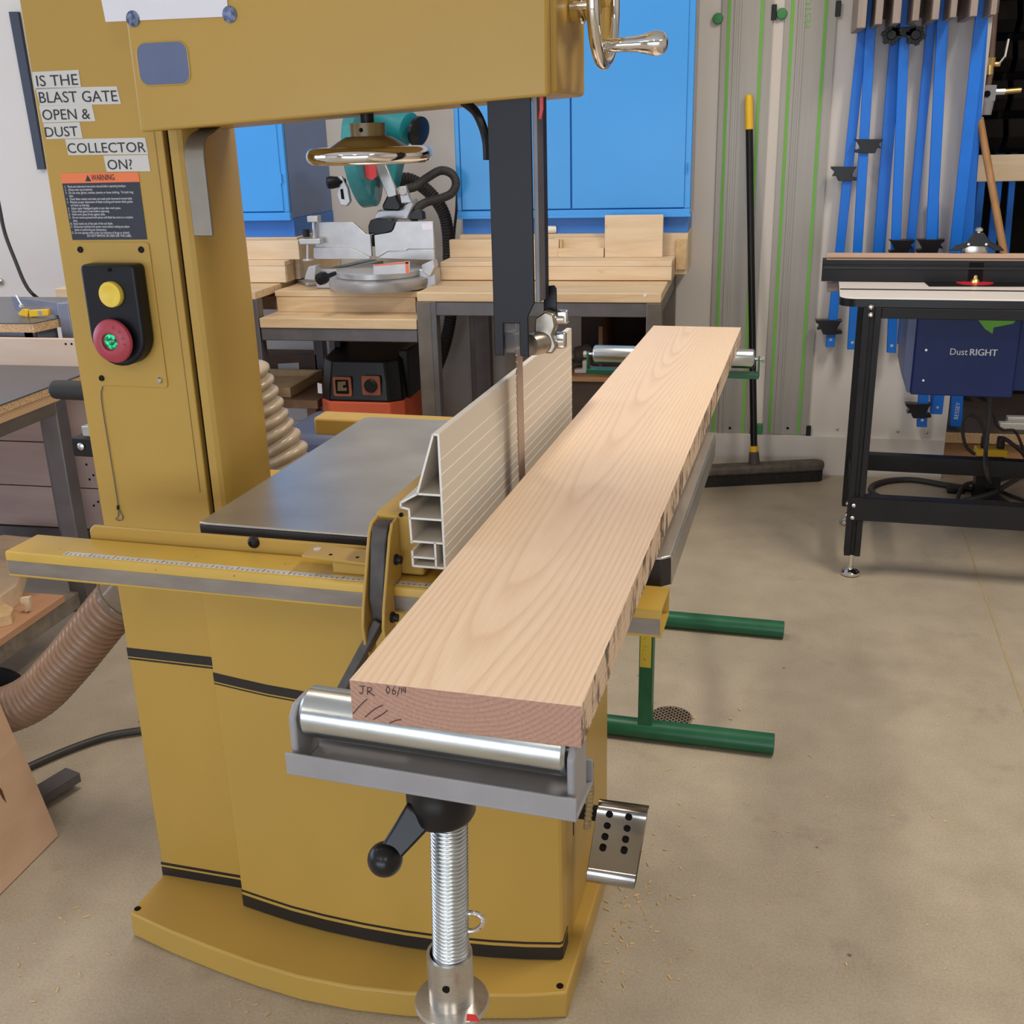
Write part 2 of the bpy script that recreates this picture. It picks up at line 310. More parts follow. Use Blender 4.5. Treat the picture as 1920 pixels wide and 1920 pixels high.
# ---------------------------------------------------------------- mesh builder
def catmull(pts, n=10, closed=False):
    P = [Vector(p) for p in pts]; out = []
    L = len(P)
    rng = L if closed else L - 1
    for i in range(rng):
        if closed: a, b, c, d = P[(i - 1) % L], P[i], P[(i + 1) % L], P[(i + 2) % L]
        else: a, b, c, d = P[max(i - 1, 0)], P[i], P[i + 1], P[min(i + 2, L - 1)]
        for k in range(n):
            t = k / n
            out.append(0.5 * ((2 * b) + (c - a) * t + (2 * a - 5 * b + 4 * c - d) * t * t + (3 * b - a - 3 * c + d) * t ** 3))
    if not closed: out.append(P[-1])
    return out
def frame_of(d):
    d = Vector(d).normalized()
    u = Vector((0, 0, 1)) if abs(d.z) < 0.95 else Vector((1, 0, 0))
    a = d.cross(u).normalized(); return a, a.cross(d).normalized(), d
class MB:
    def __init__(s): s.bm = bmesh.new()
    def ring(s, c, a, b, rad, seg): return [s.bm.verts.new(c + a * (math.cos(2 * PI * i / seg) * rad) + b * (math.sin(2 * PI * i / seg) * rad)) for i in range(seg)]
    def join(s, A, B):
        n = len(A)
        for i in range(n): s.bm.faces.new((A[i], A[(i + 1) % n], B[(i + 1) % n], B[i]))
    def hexa(s, c8):
        v = [s.bm.verts.new(Vector(p)) for p in c8]
        for f in ((0, 3, 2, 1), (4, 5, 6, 7), (0, 1, 5, 4), (1, 2, 6, 5), (2, 3, 7, 6), (3, 0, 4, 7)): s.bm.faces.new([v[i] for i in f])
        return s
    def box(s, x0, x1, y0, y1, z0, z1):
        return s.hexa([(x0, y0, z0), (x1, y0, z0), (x1, y1, z0), (x0, y1, z0), (x0, y0, z1), (x1, y0, z1), (x1, y1, z1), (x0, y1, z1)])
    def bar(s, p0, p1, w, h, up=(0, 0, 1)):
        p0, p1 = Vector(p0), Vector(p1); d = (p1 - p0).normalized(); a = d.cross(Vector(up)).normalized(); b = a.cross(d)
        a *= w / 2; b *= h / 2
        return s.hexa([p0 - a - b, p0 + a - b, p1 + a - b, p1 - a - b, p0 - a + b, p0 + a + b, p1 + a + b, p1 - a + b])
    def prism(s, pts, vec):
        vec = Vector(vec)
        A = [s.bm.verts.new(Vector(p)) for p in pts]; B = [s.bm.verts.new(Vector(p) + vec) for p in pts]
        s.bm.faces.new(A); s.bm.faces.new(B[::-1]); s.join(B, A); return s
    def pz(s, xy, z0, z1): return s.prism([(x, y, z0) for x, y in xy], (0, 0, z1 - z0))
    def py(s, xz, y0, y1): return s.prism([(x, y0, z) for x, z in xz], (0, y1 - y0, 0))
    def px(s, yz, x0, x1): return s.prism([(x0, y, z) for y, z in yz], (x1 - x0, 0, 0))
    def pix(s, g, pts, Y, dy): return s.prism([g.y(a, b, Y) for a, b in pts], (0, dy, 0))      # outline measured at depth Y, given real thickness dy
    def cyl(s, p0, p1, r0, r1=None, seg=24, caps=True):
        p0, p1 = Vector(p0), Vector(p1); a, b, d = frame_of(p1 - p0); r1 = r0 if r1 is None else r1
        A, B = s.ring(p0, a, b, r0, seg), s.ring(p1, a, b, r1, seg); s.join(A, B)
        if caps: s.bm.faces.new(A[::-1]); s.bm.faces.new(B)
        return s
    def lathe(s, o, d, prof, seg=32, closed=False):
        o = Vector(o); a, b, d = frame_of(d); prev = None; first = None
        for rad, h in prof:
            R_ = s.ring(o + d * h, a, b, max(rad, 1e-5), seg)
            if prev: s.join(prev, R_)
            else: first = R_
            prev = R_
        if closed: s.join(prev, first)
        else: s.bm.faces.new(first[::-1]); s.bm.faces.new(prev)
        return s
    def torus(s, o, d, R_, r_, seg=48, sub=12):
        return s.lathe(o, d, [(R_ + r_ * math.cos(2 * PI * k / sub), r_ * math.sin(2 * PI * k / sub)) for k in range(sub)], seg, True)
    def sph(s, c, rad, seg=24, rings=14, sc=(1, 1, 1)):
        mt = Matrix.Translation(Vector(c)) @ Matrix.Diagonal((sc[0], sc[1], sc[2], 1))
        bmesh.ops.create_uvsphere(s.bm, u_segments=seg, v_segments=rings, radius=rad, matrix=mt); return s
    def tube(s, pts, rad, seg=10, closed=False, radf=None):
        P = [Vector(p) for p in pts]; n = len(P); prev = first = None; up = None
        for i, p in enumerate(P):
            if closed: d = P[(i + 1) % n] - P[(i - 1) % n]
            else: d = P[min(i + 1, n - 1)] - P[max(i - 1, 0)]
            if d.length < 1e-9: continue
            d.normalize()
            if up is None: up = frame_of(d)[1]
            a = d.cross(up)
            if a.length < 1e-6: a = frame_of(d)[0]
            a.normalize(); up = a.cross(d)
            R_ = s.ring(p, a, up, radf(i) if radf else rad, seg)
            if prev: s.join(prev, R_)
            else: first = R_
            prev = R_
        if closed: s.join(prev, first)
        else: s.bm.faces.new(first[::-1]); s.bm.faces.new(prev)
        return s
    def hose(s, pts, rad, pitch, amp, seg=28):
        P = catmull(pts, 24); L = [0.0]
        for i in range(1, len(P)): L.append(L[-1] + (P[i] - P[i - 1]).length)
        tot = L[-1]; step = pitch / 6; out = []; j = 0; t = 0
        while t < tot:
            while L[j + 1] < t: j += 1
            k = (t - L[j]) / max(L[j + 1] - L[j], 1e-9); out.append(P[j].lerp(P[j + 1], k)); t += step
        prof = [0, 0.55, 0.92, 1, 0.92, 0.55]
        return s.tube(out, rad, seg, radf=lambda i: rad - amp + amp * prof[i % 6])
    def text(s, txt, p, xd, up, width=None, height=None, ext=0.0004):
        cu = bpy.data.curves.new('lettering', 'FONT'); cu.body = txt; cu.resolution_u = 3
        o = bpy.data.objects.new('lettering', cu); me = bpy.data.meshes.new_from_object(o)
        xs = [v.co.x for v in me.vertices]; ys = [v.co.y for v in me.vertices]
        x0, x1, y0, y1 = min(xs), max(xs), min(ys), max(ys)
        xd, up = Vector(xd).normalized(), Vector(up).normalized(); nrm = xd.cross(up)
        sx = (width / (x1 - x0)) if width else None; sy = (height / 0.70) if height else None
        sx = sx or sy; sy = sy or sx
        vs = [s.bm.verts.new(Vector(p) + xd * ((v.co.x - x0) * sx) + up * (v.co.y * sy) + nrm * ext) for v in me.vertices]
        for f in me.polygons:
            try: s.bm.faces.new([vs[i] for i in f.vertices])
            except ValueError: pass
        bpy.data.objects.remove(o); bpy.data.curves.remove(cu); bpy.data.meshes.remove(me)
        return s
    def build(s, name, mt, parent=None, fr='r', org=None, sharp=35, bevel=0, seg=2, recalc=True, mat2=None):
        if recalc: bmesh.ops.recalc_face_normals(s.bm, faces=s.bm.faces[:])
        rot = 0.0
        if parent is not None:
            rt = parent
            while rt.parent: rt = rt.parent
            org = Vector(rt['_org']); fr = rt['_fr']
        elif org is None:
            lo = Vector((min(v.co.x for v in s.bm.verts), min(v.co.y for v in s.bm.verts), min(v.co.z for v in s.bm.verts)))
            hi = Vector((max(v.co.x for v in s.bm.verts), max(v.co.y for v in s.bm.verts), max(v.co.z for v in s.bm.verts)))
            org = Vector(((lo.x + hi.x) / 2, (lo.y + hi.y) / 2, lo.z))
        org = Vector(org)
        bmesh.ops.translate(s.bm, verts=s.bm.verts[:], vec=-org)
        me = bpy.data.meshes.new(name); s.bm.to_mesh(me); s.bm.free()
        me.polygons.foreach_set('use_smooth', [True] * len(me.polygons)); me.set_sharp_from_angle(angle=math.radians(sharp))
        me.materials.append(mt)
        if mat2:                                               # cut faces in a second material
            me.materials.append(mat2[0])
            for p in me.polygons:
                if mat2[1](p): p.material_index = 1
        o = bpy.data.objects.new(name, me); COL.objects.link(o)
        if parent is not None: o.parent = parent
        else:
            o.location = world_of(org, fr); o.rotation_euler = (0, 0, -YAW if fr == 'm' else 0)
            o['_org'] = list(org); o['_fr'] = fr
        if bevel:
            bv = o.modifiers.new('bevel', 'BEVEL'); bv.width = bevel; bv.segments = seg; bv.limit_method = 'ANGLE'; bv.angle_limit = math.radians(40)
            bv.harden_normals = False
        return o
def thing(name, label, cat, org, fr='r', group=None):
    o = bpy.data.objects.new(name, None); COL.objects.link(o); o.empty_display_size = 0.1
    o.location = world_of(org, fr); o.rotation_euler = (0, 0, -YAW if fr == 'm' else 0)
    o['_org'] = list(org); o['_fr'] = fr
    return tag(o, label, cat, group)
def tag(o, label, cat, group=None, kind=None):
    o['label'] = label; o['category'] = cat
    if group: o['group'] = group
    if kind: o['kind'] = kind
    return o
def struct(name, mb, mt, fr='r', bevel=0):
    o = mb.build(name, mt, None, fr, org=(0, 0, 0), bevel=bevel); o['kind'] = 'structure'; return o

# ================================================================ the setting
mb = MB(); mb.box(-7, 5, -6, 7, -0.06, 0.0)
struct('floor', mb, M['concrete'])
WY = 4.70
wr = r.y(1862, 29, WY).x                                   # the white wall stops here and a dark recess begins
mb = MB(); mb.box(-5.6, wr, WY, WY + 0.12, 0, 3.6); struct('wall_back', mb, M['wall'])
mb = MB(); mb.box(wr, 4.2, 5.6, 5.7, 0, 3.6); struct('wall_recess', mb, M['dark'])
mb = MB(); mb.box(wr, 4.2, WY, 5.6, 2.35, 3.6); struct('trim_1', mb, M['wall'])
zb = r.y(1500, 818, WY - 0.025).z
mb = MB(); mb.box(-5.4, wr - 0.005, WY - 0.025, WY, 0, zb); struct('baseboard_back', mb, M['wall'])
mb = MB(); mb.box(-5.72, -5.6, -5, -0.8, 0, 3.6); mb.box(-5.72, -5.6, 4.0, 4.82, 0, 3.6); mb.box(-5.72, -5.6, -0.8, 4.0, 0, 0.8); mb.box(-5.72, -5.6, -0.8, 4.0, 2.9, 3.6)
struct('wall_left', mb, M['wall'])
mb = MB(); mb.box(4.2, 4.3, -5, 5.7, 0, 3.6); struct('wall_right', mb, M['wall'])
mb = MB(); mb.box(-5.72, 4.3, -5.12, -5, 0, 0.7); mb.box(-5.72, 4.3, -5.12, -5, 3.0, 3.6); mb.box(-5.72, -4.5, -5.12, -5, .7, 3); mb.box(1.4, 4.3, -5.12, -5, .7, 3); mb.box(-1.7, -1.5, -5.12, -5, .7, 3)
struct('wall_rear', mb, M['wall'])
mb = MB(); mb.box(-5.72, 4.3, -5.12, 5.7, 3.6, 3.7); struct('ceiling', mb, M['ceil'])
# saw cut joint in the slab
a, b = r.z(1838, 1090, 0.0012), r.z(1935, 1375, 0.0012)
a = a + (a - b) * 1.0
mb = MB(); mb.bar(a, b, 0.004, 0.001); struct('trim_2', mb, mat('floor_joint', S(176, 152, 112), 0.7))

# ================================================================ band saw
BS = thing('bandsaw', 'large mustard yellow band saw with black stripes and a cast iron table', 'band saw', (-0.77, 1.70, 0), 'm')
def P(name, mb, mt, par=None, bevel=0, sharp=35, lab=None, seg=2):
    o = mb.build(name, M[mt] if isinstance(mt, str) else mt, par or BS, bevel=bevel, sharp=sharp, seg=seg)
    if lab: o['label'] = lab
    return o
front = [(-1.191, 1.428), (-1.09, 1.402), (-0.983, 1.380), (-0.89, 1.364), (-0.799, 1.354), (-0.70, 1.354), (-0.60, 1.364), (-0.476, 1.390), (-0.40, 1.409), (-0.332, 1.430)]
mb = MB(); mb.pz(front + [(-0.331, 2.0), (-1.191, 2.0)], 0.001, 0.055)
P('base_plate', mb, 'mustard', bevel=0.004)
for x, y in ((258, 1704), (1050, 1849)):
    q = m.z(x, y, 0.055); mb = MB(); mb.cyl(q, q + Vector((0, 0, 0.0012)), 0.0062); P('bolt_hole', mb, 'dark')
XR = -0.357
mb = MB(); mb.box(-1.192, XR, 1.545, 1.93, 0.055, 0.80); P('cabinet_body', mb, 'mustard', bevel=0.003)
door = [(-0.985, 1.497), (-0.93, 1.487), (-0.87, 1.477), (-0.80, 1.470), (-0.72, 1.466), (-0.64, 1.466), (-0.56, 1.470), (-0.48, 1.479), (-0.42, 1.489), (XR - 0.004, 1.502)]
mb = MB(); mb.pz(door + [(XR, 1.507), (XR, 1.546), (-0.985, 1.546)], 0.058, 0.795)
dr = P('cabinet_door', mb, 'mustard', bevel=0.002, lab='bowed front door of the lower cabinet')
def stripe(z0, z1, par=dr):
    mb = MB(); q = [(x, y - 0.0008) for x, y in door]; mb.pz(q + [(XR + 0.0008, 1.5065), (XR + 0.0008, 1.546), (XR - 0.0002, 1.546), (XR - .0002, 1.5072)] + [(x, y + 0.0004) for x, y in door[::-1]], z0, z1)
    P('stripe', mb, 'stripe', par)
zt_ = m.y(412, 1262, 1.497).z; zbm = m.y(412, 1282, 1.497).z
stripe(zbm + 0.004, zt_); stripe(zbm - 0.0015, zbm + 0.0008)
z0_ = m.y(1050, 1799, 1.502).z; z1_ = m.y(1050, 1777, 1.502).z; z2_ = m.y(1050, 1770, 1.502).z
stripe(z0_, z1_); stripe(z2_ - 0.001, z2_ + 0.0035)
def stripe_l(ya, yb_, x=300):
    za, zb_ = m.y(x, ya, 1.545).z, m.y(x, yb_, 1.545).z
    mb = MB(); mb.box(-1.1926, -0.986, 1.5442, 1.5452, zb_, za); P('stripe', mb, 'stripe')
stripe_l(1221, 1237); stripe_l(1239.5, 1242.5); stripe_l(1615.5, 1620); stripe_l(1624, 1643)
# column: a front folded sheet, a black gap and a rear section with a softly bent corner
CX0, CX1 = -1.199, -0.981
mb = MB(); mb.box(CX0, CX1, 1.544, 1.60, 0.80, 2.25); col_ = P('column', mb, 'mustard', bevel=0.002)
mb = MB(); mb.box(CX0 + 0.004, CX1 + 0.006, 1.556, 1.60, 0.80, 2.24); P('column_gap', mb, 'dark')
rear = [(-0.972, 1.546), (-0.958, 1.546), (-0.951, 1.550), (-0.947, 1.558), (-0.9455, 1.58), (-0.9455, 1.70), (-0.952, 1.715), (-0.98, 1.72), (-1.19, 1.72), (-1.196, 1.60), (-0.9745, 1.60)]
mb = MB(); mb.pz(rear, 0.80, 2.25); P('column_rear', mb, 'mustard', sharp=25)
a, b = m.y(289, 250, 1.5438), m.y(367, 950, 1.5438)
mb = MB(); mb.box(a.x - 0.0008, a.x + 0.0008, 1.5434, 1.5442, 0.88, 1.47); P('column_seam', mb, mat('enamel_seam', S(140, 110, 48), 0.5))
# upper wheel housing with its slightly sloping bottom edge
hl, hr = m.y(263, 248, 1.48), m.y(1027, 180, 1.48)
mb = MB(); mb.py([(hl.x, hl.z), (hr.x, hr.z), (hr.x, 2.2), (hl.x, 2.2)], 1.48, 1.50); hd = P('upper_door', mb, 'mustard', bevel=0.004, seg=3)
mb = MB(); mb.py([(hl.x + 0.004, hl.z + 0.002), (-0.351, hr.z + 0.003), (-0.351, 2.2), (hl.x + 0.004, 2.2)], 1.502, 1.69); P('upper_housing', mb, 'mustard', bevel=0.007, seg=3)
def rrect(x0, x1, z0, z1, rad, n=6):
    out = []
    for cx, cz, a0 in ((x1 - rad, z1 - rad, 0), (x0 + rad, z1 - rad, 90), (x0 + rad, z0 + rad, 180), (x1 - rad, z0 + rad, 270)):
        for k in range(n + 1):
            t = math.radians(a0 + 90 * k / n); out.append((cx + rad * math.cos(t), cz + rad * math.sin(t)))
    return out
w0, w1 = m.y(265, 160, 1.479), m.y(348, 77, 1.479)
mb = MB(); mb.py(rrect(w0.x, w1.x, w0.z, w1.z, 0.014), 1.4788, 1.4802); wf = P('sight_window', mb, 'sight', lab='rounded smoked sight window')
q = rrect(w0.x - .001, w1.x + .001, w0.z - .001, w1.z + .001, 0.015)
mb = MB(); mb.tube([(x, 1.4795, z) for x, z in q], 0.0012, 6, True); P('window_rim', mb, 'mustard', wf)
# tape labels
TY = 1.5437
def strip_label(quad, txt, tx0, tx1, ty):
    p = [m.y(a, b, TY - 0.0004) for a, b in quad]
    mb = MB(); mb.prism(p, (0, 0.0005, 0)); o = P('tape_label', mb, 'tape_white'); o['label'] = 'strip of white label tape reading ' + txt
    mb = MB(); a, b = m.y(tx0, ty[0], TY - 0.0006), m.y(tx1, ty[1], TY - 0.0006)
    h = (p[0] - p[3]).length * 0.62
    mb.text(txt, a, b - a, (0, 0, 1), (b - a).length, h); P('lettering', mb, 'ink', o)
strip_label([(60, 135), (147, 131), (152, 164), (65, 168)], 'IS THE', 70, 147, (162, 159))
strip_label([(66.5, 165), (219, 162), (227, 195), (75, 198)], 'BLAST GATE', 75, 221, (193, 190))
strip_label([(73, 198.5), (172, 196), (179, 227), (80, 230)], 'OPEN &', 81, 170, (225, 223))
strip_label([(81, 231), (149, 229), (155, 259), (87, 261)], 'DUST', 86, 147, (257, 255))
strip_label([(122, 261), (272, 258), (278, 289), (128, 291)], 'COLLECTOR', 128, 274, (287, 285))
strip_label([(194, 292), (277, 290), (282, 321), (200, 322)], 'ON?', 203, 249, (318, 317))
# warning label
p = [m.y(a, b, TY - 0.0004) for a, b in ((113, 325), (259, 323), (276, 449), (136, 450))]
mb = MB(); mb.prism(p, (0, 0.0005, 0)); wl = P('warning_label', mb, 'label_dark', lab='black warning label with an orange header')
p2 = [m.y(a, b, TY - 0.0006) for a, b in ((113, 325), (259, 323), (262, 341), (116, 344))]
mb = MB(); mb.prism(p2, (0, 0.0003, 0)); P('header', mb, 'label_orange', wl)
a, b = m.y(172, 338.5, TY - 0.0009), m.y(215, 337.5, TY - 0.0009)
mb = MB(); mb.text('WARNING', a, b - a, (0, 0, 1), (b - a).length, 0.0088); P('lettering', mb, 'ink', wl)
mb = MB(); mb.prism([m.y(u, v, TY - 0.0009) for u, v in ((160, 340), (171, 340), (164, 328))], (0, 0.0002, 0)); P('warning_triangle', mb, 'ink', wl)
LN = [('1.', 'Read and understand instruction manual before operating bandsaw.'), ('2.', 'Always wear eye protection.'), ('3.', 'Do not wear gloves, neckties, jewelry or loose clothing.  Tie back long'), ('', 'hair.'),
      ('4.', 'Check blade rotation and make sure teeth point downward toward table.'), ('5.', 'Maintain proper adjustment of blade tracking and tension blade guides'), ('', 'and back up bearings.'),
      ('6.', 'Adjust upper bladeguard guide to just clear work piece.'), ('7.', 'Close wheel guard covers before operating.'), ('8.', 'Hold work piece firmly against table.'),
      ('9.', 'Do not remove jammed work pieces until blade has come to a complete'), ('', 'stop.'), ('10.', 'Keep hands out of the path of the saw blade.'), ('11.', 'Disconnect machine from power source before making any adjust-'),
      ('', 'ments or performing any maintenance.'), ('12.', 'Do not operate while under the influence of drugs or alcohol.'), ('', '      DO NOT REMOVE OR OBSCURE THIS LABEL')]
mb = MB(); zt0 = m.y(125, 352, TY).z; zt1 = m.y(125, 444, TY).z
x0 = m.y(122, 352, TY).x; xw = m.y(253, 352, TY).x - x0
for i, (n_, t_) in enumerate(LN):
    z = zt0 + (zt1 - zt0) * i / 16
    if n_: mb.text(n_, (x0, TY - 0.0007, z), (1, 0, 0), (0, 0, 1), len(n_) * 0.0012, 0.0034, 0)
    mb.text(t_, (x0 + 0.006, TY - 0.0007, z), (1, 0, 0), (0, 0, 1), (xw - 0.008) * len(t_.strip()) / 72, 0.0036, 0) if t_[0] != ' ' else mb.text(t_.strip(), (x0 + 0.028, TY - 0.0007, z), (1, 0, 0), (0, 0, 1), 0.082, 0.0036, 0)
P('lettering', mb, 'white_ink', wl)
# switch plate, switch box, buttons
c4 = [m.y(a, b, 1.5436) for a, b in ((141, 456), (276, 454), (312, 725), (187, 722))]
mb = MB(); zc0 = min(p.z for p in c4); zc1 = max(p.z for p in c4); xc0 = -1.1625; xc1 = -1.029
mb.py(rrect(xc0, xc1, zc0, zc1, 0.006), 1.5418, 1.5440); sp = P('switch_plate', mb, 'mustard', bevel=0.0006)
for i, (u, v) in enumerate(((151, 468), (265, 468), (191, 709), (300, 713))):
    q = m.y(u, v, 1.5418); mb = MB(); mb.lathe(q, (0, -1, 0), [(0.0052, 0), (0.0050, 0.002), (0.0036, 0.0036), (0.0024, 0.0036), (0.0022, 0.0015)], 16)
    P('screw', mb, 'steel' if i == 3 else 'black_paint', sp)
bx0, bx1 = m.y(160, 495, 1.53).x + 0.001, m.y(263, 520, 1.525).x
zT, zB = m.y(210, 494, 1.53).z, m.y(245, 687, 1.515).z
outl = []
rb_ = (bx1 - bx0) / 2 - 0.001
for x, z in rrect(bx0, bx1, zB, zT, 0.008): outl.append((x, z))
outl = [p for p in outl if p[1] > (zB + zT) / 2]
for k in range(15):
    t = PI + PI * k / 14; outl.append(((bx0 + bx1) / 2 + (bx1 - bx0) / 2 * math.cos(t), zB + rb_ + rb_ * math.sin(t)))
mb = MB(); mb.py(outl, 1.512, 1.5425); sb = P('switch_box', mb, 'navy_black', bevel=0.005, seg=3)
yc = m.y(205, 553, 1.503)
mb = MB(); mb.lathe((yc.x, 1.512, yc.z), (0, -1, 0), [(0.0205, 0), (0.0205, 0.007), (0.0195, 0.009), (0.015, 0.0094), (0.012, 0.0078), (0.004, 0.0072)], 36); P('start_button', mb, 'yellow_pale', sb, lab='yellow start button')
rc = m.y(207, 641, 1.492)
mb = MB(); mb.cyl((rc.x, 1.513, rc.z), (rc.x, 1.500, rc.z), 0.018); P('button_neck', mb, 'black_plastic', sb)
mb = MB(); mb.lathe((rc.x, 1.505, rc.z), (0, -1, 0), [(0.024, 0), (0.034, 0.002), (0.0355, 0.006), (0.034, 0.010), (0.027, 0.0145), (0.0175, 0.017), (0.0145, 0.016), (0.0138, 0.0105), (0.012, 0.010)], 48); eb = P('stop_button', mb, 'stop_red', sb, lab='red mushroom stop button')
mb = MB(); mb.sph((rc.x, 1.4955, rc.z), 0.0125, 24, 12, (1, 0.55, 1)); P('indicator', mb, 'led', eb, lab='glowing green indicator')
mb = MB()
for k, ch in enumerate('STOP'):
    t = math.radians(66 - 22 * k); rr = 0.0255
    mb.text(ch, (rc.x + rr * math.cos(t) - .002, 1.4898, rc.z + rr * math.sin(t) - .002), (math.sin(t), 0, -math.cos(t)), (math.cos(t), 0, math.sin(t)), None, 0.005)
P('lettering', mb, mat('red_emboss', S(140, 44, 60), 0.5), eb)
q = m.y(205, 506, 1.511); mb = MB(); mb.cyl(q, q + Vector((0, -0.001, 0)), 0.003, seg=12); P('screw', mb, 'dark', sb)
# safety wire with its loop
w = [m.y(u, v, 1.541) for u, v in ((192, 725), (190, 750), (205, 845), (222, 955), (217, 972), (225, 976), (230, 970), (223, 956))]
mb = MB(); mb.tube(catmull(w, 4), 0.0009, 6); P('tether_wire', mb, 'raw_steel')
q = m.y(221, 955, 1.541); mb = MB(); mb.cyl(q, q + Vector((0.0012, 0, 0.007)), 0.0022, seg=8); P('wire_ferrule', mb, 'black_paint')
# tension release lever: bent flat plate
lv = [m.y(u, v, 1.535) for u, v in ((352, 300), (351, 280), (357, 262), (368, 250), (380, 243))]
lx0, lx1 = m.y(352, 330, 1.535).x, m.y(388, 330, 1.535).x
prof = [(1.532, m.y(380, 442, 1.535).z), (1.532, m.y(380, 300, 1.535).z), (1.533, m.y(380, 285, 1.535).z), (1.538, m.y(380, 268, 1.54).z), (1.548, m.y(380, 256, 1.55).z), (1.562, m.y(380, 248, 1.56).z), (1.59, m.y(380, 244, 1.59).z + 0.004)]
mb = MB(); mb.px(prof + [(y + 0.004, z - 0.001) for y, z in prof[::-1]], lx0, lx1)
P('tension_lever', mb, 'lever_steel', bevel=0.003, lab='bent flat steel tension lever')
# hand wheels
hc = m.y(693, 291, 1.60)
mb = MB(); mb.torus(hc, (0, 0, 1), 0.0835, 0.0122, 64, 16); hw = P('tension_handwheel', mb, 'chrome', lab='chromed horizontal hand wheel')
mb = MB(); mb.lathe(hc, (0, 0, 1), [(0.072, -0.006), (0.075, 0.002), (0.060, 0.011), (0.046, 0.020), (0.034, 0.0265), (0.0265, 0.027), (0.0265, 0.046), (0.010, 0.046)], 48); P('wheel_hub', mb, mat('olive_enamel', S(142, 116, 66), 0.35), hw)
q = m.y(694, 245, 1.573); mb = MB(); mb.cyl((hc.x, hc.y - 0.0268, hc.z + .036), (hc.x, hc.y - 0.0262, hc.z + .036), 0.0032, seg=12); P('set_screw_hole', mb, 'dark', hw)
mb = MB(); mb.cyl(hc + Vector((0, 0, 0.04)), (hc.x, hc.y, 1.495), 0.010); P('wheel_shaft', mb, 'black_paint', hw)
wc = m.y(1100, 8, 1.60); wx = -0.306
R2 = wc.z - m.y(1137, 131, 1.60).z
mb = MB(); mb.torus((wx, 1.60, wc.z), (1, 0, 0), R2 - 0.008, 0.0085, 64, 14); tw = P('crank_handwheel', mb, 'chrome', lab='chromed crank wheel with handle')
mb = MB(); mb.cyl((-0.352, 1.60, wc.z), (-0.331, 1.60, wc.z), 0.022); mb.cyl((-0.331, 1.60, wc.z), (-0.307, 1.60, wc.z), 0.019)
mb.bar((wx, 1.60, wc.z), (wx, 1.60, wc.z - R2 + .01), 0.022, 0.010, (1, 0, 0)); mb.bar((wx, 1.60, wc.z), (wx, 1.60 + R2 * .8, wc.z + R2 * .45), 0.022, 0.010, (1, 0, 0)); mb.bar((wx, 1.60, wc.z), (wx, 1.60 - R2 * .8, wc.z + R2 * .45), 0.022, 0.010, (1, 0, 0))
P('wheel_spokes', mb, 'mustard', tw, bevel=0.002)
mb = MB(); mb.cyl((-0.3485, 1.578, wc.z - 0.003), (-0.322, 1.578, wc.z - .003), 0.0055); mb.torus((-0.336, 1.6, wc.z), (1, 0, 0), 0.0215, 0.004, 32, 8); P('collar', mb, 'chrome', tw)
h0 = m.y(1140, 85, 1.585); hL = m.y(1250, 85, 1.585).x - h0.x
mb = MB(); mb.lathe((wx - .002, 1.585, h0.z), (1, 0, 0), [(0.0075, 0), (0.0085, 0.012), (0.0085, 0.018), (0.0092, 0.02), (0.0095, 0.035), (0.0105, 0.05), (0.0135, 0.064), (0.0158, 0.073), (0.016, 0.08), (0.0135, 0.088), (0.008, 0.092), (0.003, 0.093)], 36); P('crank_grip', mb, 'chrome', tw)
# blade, guide post, guides
XB = -0.42
mb = MB(); mb.box(XB - 0.0008, XB + 0.0008, 1.520, 1.552, 0.80, 1.60)
z = 0.85
while z < 1.15:
    mb.prism([(XB - .0008, 1.520, z), (XB - .0008, 1.5155, z), (XB - .0008, 1.520, z + .007)], (0.0016, 0, 0)); z += 0.01
P('blade', mb, 'blade')
pl, pr_ = m.y(914, 200, 1.49).x, m.y(1000, 400, 1.49).x
zTop = 1.51; zN = m.y(960, 606, 1.49).z; zBot = m.y(960, 667, 1.49).z
xn0, xn1 = m.y(945, 640, 1.49).x, m.y(975, 640, 1.49).x
xl = m.y(925, 660, 1.49).x; xr_ = m.y(992, 660, 1.49).x
mb = MB(); mb.py([(pl, zTop), (pl, zBot), (xn0, zBot), (xn0, zN), (xn1, zN), (xn1, zBot), (xr_, zBot), (xr_, zN + .01), (pr_, zN + .03), (pr_, zTop)], 1.488, 1.4915)
mb.box(pl, pl + .003, 1.4915, 1.535, zBot, zTop)
gp = P('blade_guard', mb, 'navy_black', bevel=0.0012, lab='dark guide post cover')
mb = MB(); mb.box(pr_ + 0.0005, pr_ + 0.0065, 1.493, 1.527, zN + .03, zTop); P('guide_post', mb, 'raw_steel')
mb = MB(); mb.box(pr_ + 0.0005, pr_ + 0.006, 1.5275, 1.55, zN + .03, zTop); P('post_rack', mb, 'navy_black')
q = [m.y(u, v, 1.50) for u, v in ((1011, 178), (1018, 178), (1018, 205), (1014, 224), (1009, 222), (1012, 205))]
mb = MB(); mb.prism(q, (0, 0.004, 0)); P('pointer', mb, 'red', lab='red height pointer')
mb = MB(); mb.tube(catmull([m.y(u, v, 1.53) for u, v in ((868, 190), (890, 208), (904, 235), (912, 265), (914, 300))], 6), 0.0065, 8); P('guard_strap', mb, 'black_plastic')
q = [m.y(u, v, 1.56) for u, v in ((1019, 537), (1039, 535), (1043, 542), (1044, 600), (1019, 600))]
mb = MB(); mb.prism(q, (0, 0.004, 0)); P('guide_shield', mb, 'black_plastic', bevel=0.001)
def mp(u, v, Y=1.545): return m.y(u, v, Y)
